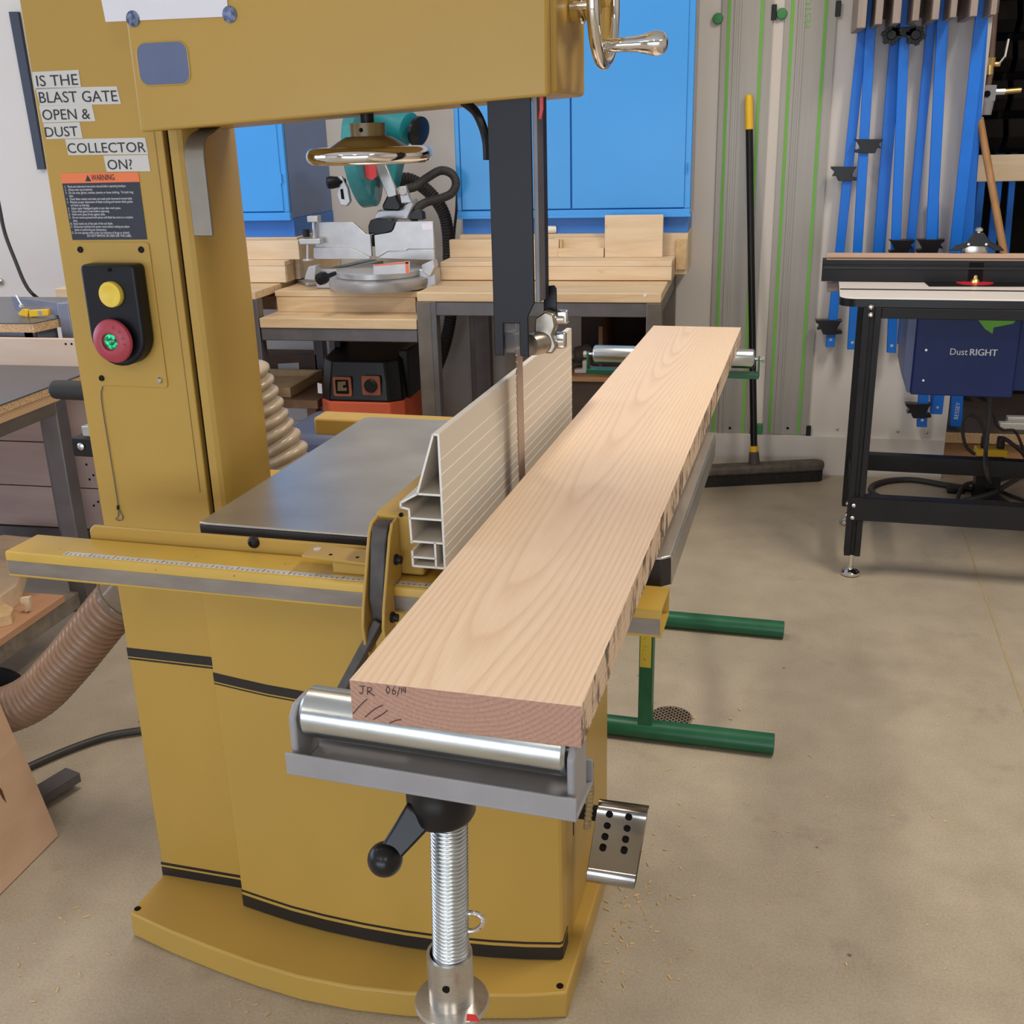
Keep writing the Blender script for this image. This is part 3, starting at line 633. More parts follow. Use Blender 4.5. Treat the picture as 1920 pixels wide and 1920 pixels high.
mb = MB(); mb.pix(m, [(1002, 596), (1022, 583), (1038, 590), (1042, 612), (1036, 628), (1044, 650), (1036, 664), (1010, 662), (1000, 640)], 1.535, 0.022); gb = P('guide_bracket', mb, 'bronze', bevel=0.003)
mb = MB(); mb.lathe(mp(1002, 645, 1.525), (0.55, 1, 0), [(0.008, -.010), (0.0155, -.009), (0.0165, 0), (0.0165, .018), (0.013, .02)], 28); P('guide_bearing', mb, 'bronze', gb)
mb = MB(); mb.lathe(mp(958, 640, 1.52), (0.3, 1, 0), [(0.006, -.006), (0.0145, -.005), (0.0155, 0), (0.0155, .014), (0.012, .015)], 28); P('guide_bearing', mb, 'bronze', gb)
for (u0, v0, u1, v1) in ((1042, 582, 1064, 608), (1040, 624, 1060, 655)):
    mb = MB(); a, b = mp(u0, v0, 1.552), mp(u1, v1, 1.552); mb.box(min(a.x, b.x), max(a.x, b.x), 1.552, 1.566, min(a.z, b.z), max(a.z, b.z)); P('adjusting_knob', mb, 'steel', gb, bevel=0.003)
mb = MB(); a = mp(1030, 600, 1.548); mb.cyl(a, a + Vector((.02, .006, 0)), 0.006, seg=14); a = mp(1032, 642, 1.548); mb.cyl(a, a + Vector((.018, .006, 0)), 0.0055, seg=14); P('knob_stem', mb, 'steel', gb)
q = [m.y(u, v, 1.495) for u, v in ((946, 607), (974, 607), (974, 662), (946, 662))]
mb = MB(); mb.prism(q, (0, 0.002, 0)); P('guard_shield', mb, clear_mat('clear_shield', S(200, 200, 205), .1, .12), gp)
# table
ch = 0.012
tx0, tx1, ty0, ty1 = -0.869, -0.163, 1.332, 1.975
outl = [(tx0 + ch, ty0), (tx1 - ch, ty0), (tx1, ty0 + ch), (tx1, ty1 - ch), (tx1 - ch, ty1), (tx0 + ch, ty1), (tx0, ty1 - ch), (tx0, ty0 + .004)]
mb = MB(); mb.pz(outl, 0.868, 0.906); tb = P('table', mb, 'iron_dark', bevel=0.001)
mb = MB(); mb.pz(outl, 0.9062, 0.9102); P('table_top', mb, 'iron', tb, bevel=0.0025)
mb = MB(); mb.box(tx1 - 0.0005, tx1 + 0.0012, ty0 + ch, ty1 - ch, 0.868, 0.9065); P('table_edge', mb, 'iron', tb)
mb = MB(); mb.px([(1.45, .80), (1.85, .80), (1.80, .868), (1.5, .868)], -0.80, -0.40); P('trunnion', mb, 'iron_dark')
# rail bracket, rail, scale
mb = MB(); q = [(-1.045 + .008, 0.901), (-0.2, 0.901), (-0.2, 0.845), (-1.045, 0.845), (-1.045, 0.893)]
mb.py(q, 1.3105, 1.3175); rbk = P('rail_bracket', mb, 'mustard', bevel=0.002)
q = m.y(475, 1017, 1.309); mb = MB(); mb.lathe(q + Vector((0, .003, 0)), (0, -1, 0), [(0.0095, 0), (0.0093, 0.003), (0.007, 0.007), (0.004, 0.0085), (0.0035, 0.006)], 20); P('rail_bolt', mb, 'black_paint', rbk)
rx0, rx1, ry0, ry1, rz0, rz1 = -1.136, -0.160, 1.232, 1.3085, 0.8405, 0.8805
t = 0.0035
mb = MB(); prof = rrect(ry0, ry1, rz0, rz1, 0.004, 3)
A = [mb.bm.verts.new((rx0, y, z)) for y, z in prof]; B = [mb.bm.verts.new((rx1, y, z)) for y, z in prof]; mb.join(A, B)
pi_ = rrect(ry0 + t, ry1 - t, rz0 + t, rz1 - t, 0.002, 3)
C_ = [mb.bm.verts.new((rx1, y, z)) for y, z in pi_]; D = [mb.bm.verts.new((rx0 + .003, y, z)) for y, z in pi_]
mb.join(B, C_); mb.join(C_, D); mb.bm.faces.new(A); mb.bm.faces.new(D)
rl = P('fence_rail', mb, 'mustard_worn_lit', lab='square front rail tube')
mb = MB(); mb.box(rx0 + .001, rx1 - .0015, ry0 - 0.0006, ry0, rz0 + .005, rz1 - 0.0135); P('bare_face', mb, 'wear', rl)
a, b = m.z(128, 1034, rz1), m.z(684, 1083, rz1)
mb = MB(); mb.box(a.x, -0.40, ry0 + .007, ry0 + .019, rz1, rz1 + .0006); P('scale', mb, 'tapegrey', rl, lab='worn measuring scale')
mb = MB()
for k in range(80):
    x = a.x + .004 + k * .008; mb.box(x, x + .0008, ry0 + .0075, ry0 + (.0165 if k % 5 == 0 else .012), rz1 + .0006, rz1 + .0009)
P('scale_marks', mb, 'ink', rl)
mb = MB(); q = m.y(600, 800, 2.03); mb.box(q.x, -0.30, 2.0, 2.06, m.y(640, 815, 2.0).z - .004, m.y(640, 785, 2.0).z); P('rear_rail', mb, 'mustard', bevel=0.006)
# brake pedal on its shaft
pq = [m.y(u, v, 1.60) for u, v in ((1123, 1502), (1217, 1512), (1200, 1664), (1100, 1650))]
ax, bx = pq[0].x, pq[1].x
zt1_, zb1_ = pq[0].z, pq[2].z
prof = [(1.612, zt1_ - .012), (1.606, zt1_ - .002), (1.597, zt1_), (1.589, zt1_ - .008), (1.586, zt1_ - .022), (1.588, (zt1_ + zb1_) / 2), (1.589, zb1_ + .034), (1.583, zb1_ + .026), (1.582, zb1_ + .012), (1.590, zb1_ + .002), (1.61, zb1_ + .003)]
mb = MB(); mb.prism([(pq[0].x * (1 - (zt1_ - z) / (zt1_ - zb1_)) + pq[3].x * (zt1_ - z) / (zt1_ - zb1_), y, z) for y, z in prof] + [(pq[0].x * (1 - (zt1_ - z) / (zt1_ - zb1_)) + pq[3].x * (zt1_ - z) / (zt1_ - zb1_), y + .003, z + (.001 if z > .25 else -.001)) for y, z in prof[::-1]], (0.088, 0, 0))
bp = P('brake_pedal', mb, 'pedal', bevel=0.001, lab='bright steel foot pedal')
mb = MB()
for k in range(4):
    for j in range(2):
        u = 1143 + 36 * j - k * 4.2 * (1 - .3 * j); v = 1526 + k * 21 + 5 * j
        q = m.y(u, v, 1.588); mb.cyl(q + Vector((0, -.0035, 0)), q + Vector((0, .004, 0)), 0.0062, seg=16)
P('pedal_hole', mb, 'dark', bp)
q = m.y(1100, 1528, 1.605); mb = MB(); mb.box(XR - .01, q.x + .03, 1.604, 1.624, q.z - .011, q.z + .011); P('pedal_shaft', mb, 'black_paint', bp, bevel=0.002)
q = m.y(1090, 1550, 1.60); mb = MB(); mb.box(XR, XR + .0008, 1.598, 1.601, q.z - .02, q.z + .03); P('pedal_slot', mb, 'dark')
# grip and square bracket behind the column
a, b = m.y(97, 730, 1.80), m.y(165, 733, 1.80)
mb = MB(); mb.lathe((a.x, 1.80, a.z), (1, 0, 0), [(0.004, 0), (0.013, .002), (0.0185, .008), (0.0195, .02), (0.0195, .12), (0.017, .125)], 28); P('foam_grip', mb, 'rubber', lab='black foam handle grip')
mb = MB(); mb.cyl((a.x + .12, 1.80, a.z), (-1.10, 1.80, a.z), 0.008); P('grip_bar', mb, 'steel')
mb = MB(); mb.box(-1.19, -1.06, 1.722, 1.85, a.z - .1, a.z + .08); P('motor_mount', mb, 'mustard')
p = [m.y(u, v, 1.86) for u, v in ((132, 826), (162, 823), (172, 858), (140, 861))]
mb = MB(); mb.box(p[0].x, -1.15, 1.862, 1.90, p[2].z, p[1].z); bk = P('square_bracket', mb, 'black_paint', bevel=0.002)
q = m.y(152, 837, 1.861); mb = MB(); mb.lathe(q, (0, -1, 0), [(0.008, 0), (0.008, .002), (0.003, .004)], 16); P('bracket_bolt', mb, 'zinc', bk)
a, b = m.y(155, 798, 1.87), m.y(170, 812, 1.87)
mb = MB(); mb.box(a.x, -1.15, 1.865, 1.89, b.z - .006, a.z); P('clip', mb, 'zinc', bk, bevel=.001)
mb = MB(); q = m.y(1112, 1437, 1.57); mb.cyl((XR, 1.57, q.z), (q.x, 1.57, q.z), 0.0045, seg=14); mb.cyl((q.x - .004, 1.57, q.z), (q.x, 1.57, q.z), .0065, seg=14); P('hanging_peg', mb, 'raw_steel')

# paper sheet held on the upper door by round foil stickers
p = [m.y(u, v, 1.4785) for u, v in ((186, -20), (198, 41), (428, 31), (424, -24))]
mb = MB(); mb.prism(p, (0, 0.0006, 0)); pp = tag(mb.build('paper_sheet', M['paper'], None, 'm'), 'white sheet of paper stuck to the upper door of the band saw', 'paper')
for u, v in ((249, 35), (430, 27)):
    q = m.y(u, v, 1.4782); mb = MB(); mb.cyl(q + Vector((0, -.0004, 0)), q, 0.0108, seg=32); o = mb.build('foil_sticker', M['holo'], pp); o['label'] = 'round iridescent foil sticker'

# twine looped on the peg
q = m.y(1103, 1440, 1.57); zz = q.z
pts = [(q.x, 1.57, zz + .006), (q.x + .004, 1.562, zz - .02), (q.x + .004, 1.558, zz - .06), (q.x - .002, 1.565, zz - .115), (q.x - .002, 1.58, zz - .115), (q.x + .002, 1.584, zz - .06), (q.x + .002, 1.58, zz - .02), (q.x, 1.574, zz + .004)]
mb = MB(); P_ = catmull(pts, 12, True); mb.tube(P_, 0.005, 8, True, radf=lambda i: 0.0042 + 0.002 * (i % 2)); tag(mb.build('twine_loop', M['rope'], None, 'm'), 'small loop of tan twine hung on the side peg of the band saw', 'twine')

# ================================================================ rip fence
FX, FY0, FY1, FZ = -0.4395, 1.222, 1.985, 0.9155
RF = thing('rip_fence', 'tall ribbed aluminium rip fence clamped on the yellow front rail', 'fence', (-0.5, 1.6, 0.91), 'm')
mb = MB()
def wall(x0, z0, x1, z1, tk=0.0028):
    d = Vector((x1 - x0, 0, z1 - z0)).normalized(); n = Vector((-d.z, 0, d.x)) * (tk / 2); e = d * (tk / 4)
    a, b = Vector((FX + x0, FY0, FZ + z0)) - e, Vector((FX + x1, FY0, FZ + z1)) + e
    mb.prism([a - n, b - n, b + n, a + n], (0, FY1 - FY0, 0))
HT = 0.181
wall(-.0015, .0014, -.0015, HT); wall(-.0015, HT, -.0085, HT); wall(-.0085, HT, -.034, .1015); wall(-.034, .1015, -.0015, .1015); wall(-.034, .1015, -.0575, .088)
wall(-.0575, .088, -.0575, .082); wall(-.0575, .082, -.0465, .080); wall(-.0465, .080, -.0455, .034); wall(-.046, .068, -.0015, .068); wall(-.0455, .036, -.0015, .036)
wall(-.0135, .036, -.0135, .0014); wall(-.0455, .0014, -.0015, .0014); wall(-.0455, .0014, -.0455, .022); wall(-.0455, .014, -.0135, .014)
mb.build('fence_extrusion', M['alu'], RF, mat2=(M['alu_cut'], lambda p: p.normal.y < -0.9))['label'] = 'hollow ribbed aluminium face'
mb = MB()
for z in (.016, .03, .044, .058, .074, .090, .108, .128, .148):
    mb.box(FX - .0003, FX + .00025, FY0 + .0005, FY1, FZ + z, FZ + z + .0014)
mb.build('fence_lines', M['alu_line'], RF)
mb = MB()
q0 = m.y(706, 957, 1.275); q1 = m.y(762, 957, 1.275)
bx1_ = FX - .0475
mb.box(q0.x, bx1_, 1.27, 1.72, 0.912, q0.z); mb.box(q0.x + .001, bx1_, 1.265, 1.3, 0.884, q0.z - .001)
bb = mb.build('fence_body', M['mustard'], RF, bevel=0.004)
q = m.y(756, 961, 1.263); mb = MB(); mb.cyl(q + Vector((-.004, .003, -.004)), q + Vector((-.004, 0, -.004)), .0028, seg=12); mb.build('screw_hole', M['dark'], bb)
def yz(pts, Xp): return [(m.x(u, v, Xp).y, m.x(u, v, Xp).z) for u, v in pts]
LXa, LXb = -0.549, -0.520
prof = [(1.262, .968), (1.243, .966), (1.232, .952), (1.196, .862), (1.19, .838), (1.194, .80), (1.206, .785), (1.226, .79), (1.231, .83), (1.231, .8815), (1.262, .8815)]
for X_ in (LXa, LXb):
    mb = MB(); mb.px(prof, X_ - .0022, X_ + .0022); mb.build('side_plate', M['mustard'], RF, bevel=0.0012)
for (y, z) in ((1.215, .842), (1.243, .915)):
    mb = MB(); mb.lathe((LXb + .002, y + (.002 if z < .9 else 0), z), (1, 0, 0), [(0.0075, 0), (0.0075, .003), (0.0058, .004), (0.0055, .009), (0.003, .0095)], 16); mb.build('pivot_bolt', M['black_paint'], RF)
mb = MB(); mb.px([(1.258, .966), (1.236, .962), (1.226, .94), (1.208, .87), (1.214, .83), (1.231, .8835), (1.258, .8835)], LXa + .0035, LXb - .0035)
lh = mb.build('cam_lever', M['lever_iron'], RF, bevel=0.002); lh['label'] = 'black clamping lever'
a = Vector((-0.5345, 1.216, .835)); b = m.y(640, 1300, 1.175)
mb = MB(); mb.bar(a, b, 0.021, 0.013, (1, 0, 0)); mb.build('lever_arm', M['lever_iron'], lh, bevel=0.002)
q = [m.z(u, v, 0.906) for u, v in ((565, 1041), (587, 1019), (697, 1031), (689, 1056))]
mb = MB(); mb.prism([(p.x, p.y, .902) for p in q], (0, 0, .004)); ip = mb.build('indicator_plate', M['mustard'], RF, bevel=0.001)
mb = MB()
for u, v, rad in ((620, 1040, .0026), (670, 1045, .0026)):
    q = m.z(u, v, .9061); mb.cyl(q, q + Vector((0, 0, .0004)), rad, seg=12)
mb.build('screw_hole', M['dark'], ip)
q = m.z(595, 1030, .906); mb = MB(); mb.cyl(q, q + Vector((0, 0, .0012)), .0055, seg=20); mb.build('washer', M['tapegrey'], ip)
mb = MB(); q = m.z(640, 1044, .902); mb.box(q.x - .01, q.x + .08, q.y - .008, q.y + .012, .8812, .902); mb.build('plate_spacer', M['mustard'], ip)

# ================================================================ the oak board
q = [m.z(u, v, 0.960) for u, v in ((653, 1275), (1093, 1325), (1390, 612), (1225, 612))]
BX0, BX1, BY0, BY1, BZ0, BZ1 = -0.4055, -0.1790, 0.8395, 2.826, 0.9165, 0.960
mb = MB(); mb.box(BX0, BX1, BY0, BY1, BZ0, BZ1)
OB = mb.build('oak_board', M['oak'], None, 'm', org=((BX0 + BX1) / 2, BY0, BZ0), bevel=0.0008); tag(OB, 'long thick red oak board lying across two roller stands beside the fence', 'board')
def hand(strokes, u0, v0, su, sv):
    mb = MB()
    for s in strokes:
        pts = [m.y(u0 + x * su, v0 - y * sv + (x * su) * 0.115, BY0 - 0.0003) for x, y in s]
        mb.tube(catmull(pts, 4), 0.00042, 5)
    return mb
mb = hand([[(0, 1), (.7, 1)], [(.4, 1), (.42, .3), (.2, .0), (0, .2)], [(1.0, .95), (1.0, .0)], [(1.0, .9), (1.5, .9), (1.4, .5), (1.05, .45), (1.3, .3), (1.9, -.05)]], 674, 1301, 15, 15)
mb2 = [[(.3, 1), (0, .5), (.3, 0), (.6, .5), (.3, 1)], [(1.4, 1), (1.0, .4), (1.15, 0), (1.5, .1), (1.4, .5), (1.05, .4)], [(1.8, -.2), (2.2, 1)], [(2.5, 1), (2.5, .3)], [(2.9, 1.1), (2.8, .6), (3.2, .6)], [(3.15, 1.1), (3.1, .3)]]
mb.build('pencil_initials', M['pencil'], OB)
mb = MB()
for pp in (((662, 1338), (676, 1322), (688, 1311)), ((684, 1345), (702, 1330), (718, 1322)), ((700, 1349), (716, 1340), (726, 1332)), ((730, 1356), (742, 1351), (752, 1349))):
    mb.tube(catmull([m.y(u, v, BY0 - .0003) for u, v in pp], 5), .00055, 5)
mb.build('dark_check', M['pencil'], OB)
hand(mb2, 724, 1300, 11.5, 14).build('pencil_date', M['pencil'], OB)

# ================================================================ near roller stand
SX, SY = -0.336, 0.885
NS = thing('roller_stand', 'grey roller stand with threaded post under the near end of the oak board', 'roller stand', (SX, SY, 0), 'm')
tw_ = math.radians(-2.2); ca, sa = math.cos(tw_), math.sin(tw_)
def L(x, y, z): return Vector((SX + x * ca - y * sa, SY + x * sa + y * ca, z))       # local to the stand head, turned a little
def lbox(mb, x0, x1, y0, y1, z0, z1): return mb.hexa([L(x0, y0, z0), L(x1, y0, z0), L(x1, y1, z0), L(x0, y1, z0), L(x0, y0, z1), L(x1, y0, z1), L(x1, y1, z1), L(x0, y1, z1)])
RZ, RAD = 0.8894, 0.0267
mb = MB(); a, b = L(-0.142, 0, RZ), L(0.138, 0, RZ)
mb.lathe(a, b - a, [(0.006, -.006), (0.006, 0), (RAD - .003, 0.0002), (RAD, 0.004), (RAD, 0.276), (RAD - .003, 0.2798), (0.006, 0.28), (0.006, 0.288)], 40)
mb.build('roller', M['roller'], NS)
mb = MB()
lbox(mb, -0.156, 0.152, -0.034, -0.0305, 0.834, 0.8565); lbox(mb, -0.156, 0.152, 0.0305, 0.034, 0.834, 0.860); lbox(mb, -0.156, 0.152, -0.034, 0.034, 0.831, 0.8355)
chn = mb.build('channel', M['grey_paint'], NS, bevel=0.0012)
for s, x0, x1 in ((-1, -0.1525, -0.1445), (1, 0.1405, 0.1485)):
    mb = MB(); mb.prism([L(x0, y, z) for y, z in ((-.0265, .836), (.020, .836), (.022, .896), (.014, .9055), (-.016, .9055), (-.0265, .893))], L(x1, 0, 0) - L(x0, 0, 0))
    mb.build('end_bracket', M['grey_paint'], NS, bevel=0.0025)
px_, py_ = SX, SY
cz = 0.831
mb = MB(); mb.lathe((px_, py_, cz), (0, 0, -1), [(0.034, 0), (0.0345, .010), (0.0355, .013), (0.0355, .036), (0.033, .041), (0.02, .041)], 36); clr = mb.build('clamp_collar', M['black_plastic'], NS); clr['label'] = 'glossy black clamp collar'
ball = m.y(722, 1611, 0.835)
la = Vector((px_ - .012, py_ - .02, cz - .024))
mb = MB(); d = (ball - la)
n_ = d.cross(Vector((0, 1, 0))).normalized(); w_ = Vector((0, 0.010, 0))
mb.hexa([la - n_ * .017 - w_, la - n_ * .017 + w_, la + n_ * .017 + w_, la + n_ * .017 - w_, ball - n_ * .0105 - w_ * .7, ball - n_ * .0105 + w_ * .7, ball + n_ * .0105 + w_ * .7, ball + n_ * .0105 - w_ * .7])
mb.build('clamp_arm', M['black_plastic'], clr, bevel=0.003)
mb = MB(); mb.sph(ball, 0.0178, 32, 20); mb.build('ball_knob', M['black_plastic'], clr, sharp=60)
zs = m.y(845, 1785, py_).z
prof = [(0.0180, 0)]; h = 0.0; pit = 0.0048
while h < cz - .03 - zs + .05: prof += [(0.0180, h), (0.0200, h + pit * .4), (0.0200, h + pit * .6), (0.0180, h + pit)]; h += pit
mb = MB(); mb.lathe((px_, py_, zs - .05), (0.03, 0.012, 1), prof, 32); mb.build('threaded_post', M['zinc'], NS, sharp=50)
mb = MB(); mb.lathe((px_, py_, zs), (0, 0, -1), [(0.0205, 0.02), (0.0215, 0.0), (0.0250, 0.0), (0.0250, .052), (0.0254, .075), (0.019, .075)], 36); slv = mb.build('sleeve', M['steel'], NS)
q = m.y(836, 1856, py_ - .0252); mb = MB(); mb.cyl((q.x, py_ - .0256, q.z), (q.x, py_ - .0246, q.z), .0042, seg=16); mb.build('sleeve_hole', M['dark'], slv)
mb = MB(); mb.lathe((px_, py_, zs - .062), (0, 0, -1), [(0.0222, 0), (0.040, .001), (0.0415, .0045), (0.040, .008), (0.022, .009)], 40); mb.build('flange', M['steel'], NS)
q0 = m.y(885, 1905, py_ - .0405)
mb = MB(); mb.hexa([q0 + Vector(v) for v in ((-.006, -.002, -.006), (.008, -.002, -.004), (.008, 0, -.004), (-.006, 0, -.006), (-.005, -.002, .002), (.004, -.002, .003), (.004, 0, .003), (-.005, 0, .002))])
o = mb.build('warning_tab', M['red'], NS); o['label'] = 'scrap of red label on the flange'
mb = MB(); q = [m.y(u, v, py_ + .004) for u, v in ((862, 1715), (885, 1712), (899, 1716), (906, 1727), (900, 1738), (886, 1745), (862, 1744))]
mb.tube(catmull(q, 5), 0.003, 10); mb.build('pin_loop', M['chrome'], NS)
mb = MB(); mb.cyl((px_, py_, 0.06), (px_, py_, zs - .07), 0.021); mb.build('lower_tube', M['grey_paint'], NS)
for k in range(3):
    t = math.radians(90 + 120 * k); e = Vector((px_ + .26 * math.cos(t), py_ + .26 * math.sin(t), .012))
    if k == 0: e = Vector((px_ + .03, py_ + .22, .012))
    mb = MB(); mb.bar((px_, py_, .15), e, .028, .022); mb.build('leg', M['grey_paint'], NS)

# ================================================================ far roller stand, green
f1, f2 = m.z(1452, 1396, 0.025), m.z(1465, 1181, 0.025)
GX0, GX1 = -0.62, f1.x
YA, YB = f1.y, f2.y
yc_ = (YA + YB) / 2
GS = thing('roller_stand', 'green tubular roller stand under the far end of the oak board', 'roller stand', ((GX0 + GX1) / 2, yc_, 0), 'm')
for y in (YA, YB):
    mb = MB(); mb.lathe((GX0, y, .0265), (1, 0, 0), [(0.02, 0), (0.0255, .001), (0.0255, GX1 - GX0 - .001), (0.02, GX1 - GX0)], 28); mb.build('foot_tube', M['green'], GS)
pa = m.y(1210, 1358, YA)
cxg = pa.x
rt_ = 0.9155
mb = MB(); mb.bar((cxg, YA, 0.04), (cxg, YA + .02, 0.55), 0.034, 0.034, (0, 1, 0)); mb.bar((cxg - .11, YB, .04), (cxg - .11, YB - .02, .55), .034, .034, (0, 1, 0)); mb.bar((cxg, YA, .55), (cxg - .11, YB, .55), .034, .034); mb.bar((cxg - .055, yc_, .55), (cxg - .055, yc_, .845), .034, .034, (0, 1, 0))
fp = mb.build('post_frame', M['green'], GS, bevel=0.002)
q0, q1 = m.y(1222, 1170, YA - .02), m.y(1222, 1256, YA - .02)
mb = MB(); mb.hexa([(cxg - .0145, YA - .0185 + .02 * (q1.z / .55), q1.z), (cxg + .0125, YA - .0185 + .02 * (q1.z / .55), q1.z), (cxg + .0125, YA - .0165 + .02 * (q1.z / .55), q1.z), (cxg - .0145, YA - .0165 + .02 * (q1.z / .55), q1.z), (cxg - .0145, YA - .0185 + .02 * (q0.z / .55), q0.z), (cxg + .0125, YA - .0185 + .02 * (q0.z / .55), q0.z), (cxg + .0125, YA - .0165 + .02 * (q0.z / .55), q0.z), (cxg - .0145, YA - .0165 + .02 * (q0.z / .55), q0.z)])
o = mb.build('sticker', mat('yellow_sticker', S(206, 184, 62), .5, spots=(60, .6, S(120, 120, 60))), GS); o['label'] = 'worn yellow sticker'
gx0, gx1 = m.y(1112, 655, 2.76).x, m.y(1416, 663, 2.76).x
ry_ = 2.765
mb = MB(); mb.lathe((gx0, ry_, rt_ - .024), (1, 0, 0), [(0.018, 0), (0.022, .002), (0.0245, .006), (0.0245, gx1 - gx0 - .006), (0.022, gx1 - gx0 - .002), (0.018, gx1 - gx0)], 36); mb.build('roller', M['roller'], GS)
mb = MB(); zz = rt_ - .060
mb.box(gx0 - .016, gx1 + .012, ry_ - .02, ry_ + .02, zz - .012, zz); mb.px([(ry_ - .02, zz - .012), (ry_ + .02, zz - .012), (ry_ + .01, zz + .042), (ry_ - .01, zz + .042)], gx0 - .016, gx0 - .012); mb.px([(ry_ - .02, zz - .012), (ry_ + .02, zz - .012), (ry_ + .01, zz + .042), (ry_ - .01, zz + .042)], gx1 + .008, gx1 + .012)
mb.build('roller_bracket', M['green'], GS, bevel=0.001)
for x0, x1 in ((gx0 - .026, gx0), (gx1, gx1 + .024)):
    mb = MB(); mb.cyl((x0, ry_, rt_ - .024), (x1, ry_, rt_ - .024), .0045, seg=12); s_ = x0 if x0 < gx0 else x1 - .008
    mb.cyl((s_, ry_, rt_ - .024), (s_ + .008, ry_, rt_ - .024), .009, seg=6); mb.build('axle_nut', M['zinc'], GS)

# floor drain
q = m.z(1258, 1345, 0.0)
FD = thing('floor_drain', 'round floor drain with a diamond grate in the concrete', 'drain', (q.x, q.y, 0), 'm')
mb = MB(); mb.cyl((q.x, q.y, .0003), (q.x, q.y, .001), .055, seg=36); mb.build('drain_well', M['dark'], FD)
mb = MB(); mb.torus((q.x, q.y, .0012), (0, 0, 1), .054, .002, 40, 6)
for k in range(-5, 6):
    o_ = k * .0105; h_ = math.sqrt(max(.054 ** 2 - o_ ** 2, 0))
    for s in (1, -1):
        d = Vector((math.cos(PI / 4), s * math.sin(PI / 4), 0)); n_ = Vector((-d.y, d.x, 0)); c_ = Vector((q.x, q.y, .0018)) + n_ * o_
        mb.bar(c_ - d * h_, c_ + d * h_, .0026, .0014)
mb.build('drain_grate', mat('weathered_brass', S(168, 150, 128), .45, .5, var=.2), FD)

# ================================================================ hoses of the dust collector
hs = [to_m(Vector((0, 0, 0)))]
hp = [m.y(262, 1085, 1.80), m.y(228, 1120, 1.79), m.y(190, 1165, 1.78), m.y(125, 1245, 1.77), m.y(66, 1305, 1.765), m.y(0, 1335, 1.76), m.y(-90, 1355, 1.75), m.y(-190, 1380, 1.74)]
for p in hp[4:]: p.z = max(p.z, 0.062)
mb = MB(); mb.hose(hp, 0.054, 0.0155, 0.0045, 32); DH = tag(mb.build('flex_hose', M['hose_brown'], None, 'm', sharp=60), 'dusty brown corrugated hose running down from the left side of the band saw', 'hose')
a = Vector(hp[0]); d = (Vector(hp[2]) - Vector(hp[0])).normalized()
mb = MB(); mb.cyl(a - d * .03, a + d * .075, 0.0565, seg=36); mb.torus(a + d * .062, d, .0575, .003, 36, 8); mb.build('hose_cuff', M['cuff'], DH)['label'] = 'clear cuff with a wire clamp'
hp = [m.y(452, 690, 2.16), m.y(472, 740, 2.17), m.y(500, 800, 2.18), m.y(530, 850, 2.19), m.y(560, 920, 2.19), m.y(575, 1010, 2.18), Vector((-1.08, 2.2, .25)), Vector((-1.12, 2.35, .075)), Vector((-1.3, 2.6, .066))]
mb = MB(); mb.hose(hp, 0.062, 0.030, 0.012, 32); tag(mb.build('flex_hose', M['hose_clear'], None, 'm', sharp=60), 'pale clear spiral hose behind the band saw column', 'hose')

# ================================================================ low left: leaning sheet, cord, steel tube, bin, wood scraps
a = m.z(110, 1567, 0.002); b = m.z(-60, 1738, 0.002); c_ = m.y(0, 1318, a.y + .02)
nn = (b - a).cross(c_ - a).normalized()
if nn.x < 0: nn = -nn
far = [m.pl(u, v, a, nn) for u, v in ((54, 1434), (44, 1416), (43, 1403), (37, 1405), (0, 1318), (-90, 1120))]
mb = MB(); pts = [b, a] + far + [far[-1] + (b - a) * 1.05]
mb.prism(pts, -nn * .012); PS = tag(mb.build('plywood_sheet', M['ply'], None, 'm', bevel=0.0008), 'pale plywood sheet leaning at the lower left edge of the photo', 'plywood sheet')
q = [m.pl(u, v, a + nn * .0003, nn) for u, v in ((-2, 1474), (4, 1482), (12, 1505), (4, 1496), (-2, 1484))]
mb = MB(); mb.prism(q, nn * .0003); mb.build('knot', mat('dark_knot', S(96, 66, 52), .6), PS)
cord = [m.z(u, v, .012) for u, v in ((330, 1362), (262, 1370), (200, 1381), (130, 1405), (58, 1436), (20, 1455), (-40, 1500))]
mb = MB(); mb.tube(catmull(cord, 8), .0095, 10); tag(mb.build('extension_cord', M['cord'], None, 'm'), 'thick black power cord on the concrete left of the band saw', 'cord')
a, b = m.z(138, 1452, .03), m.z(40, 1512, .03)
mb = MB(); mb.bar(a, a + (b - a) * 1.6, .05, .025); mb.build('x', M['raw_steel'], None, 'm', bevel=.002); o = bpy.data.objects['x']; o.name = 'steel_tube'; tag(o, 'short flat steel bar lying by the leaning plywood sheet', 'steel bar')
o.location.z = 0.001 if False else o.location.z

# --- left work table with dark top and a low shelf
TZ = 0.83
ex = r.z(145, 705, TZ).x
LT = thing('work_table', 'steel framed work table with a dark grey top and a plywood shelf at left', 'table', (ex - .6, 2.4, 0))
mb = MB(); mb.box(ex - 1.5, ex, 1.55, 2.86, TZ - .004, TZ); top = mb.build('table_top', M['laminate'], LT, bevel=.001)
mb = MB(); mb.box(ex - 1.5, ex - .001, 1.551, 2.859, TZ - .024, TZ - .0042); mb.build('particle_core', M['particle'], LT)
mb = MB(); mb.box(ex - 1.5, ex - .003, 1.553, 2.857, TZ - .048, TZ - .0242); mb.build('plywood_core', M['ply_edge'], LT)
mb = MB(); lx = r.y(105, 770, 2.56).x; ly = 2.56
mb.box(lx - .05, lx, 1.675, ly - .001, TZ - .082, TZ - .0485); mb.build('side_rail', M['raw_steel2'], LT, bevel=.002)
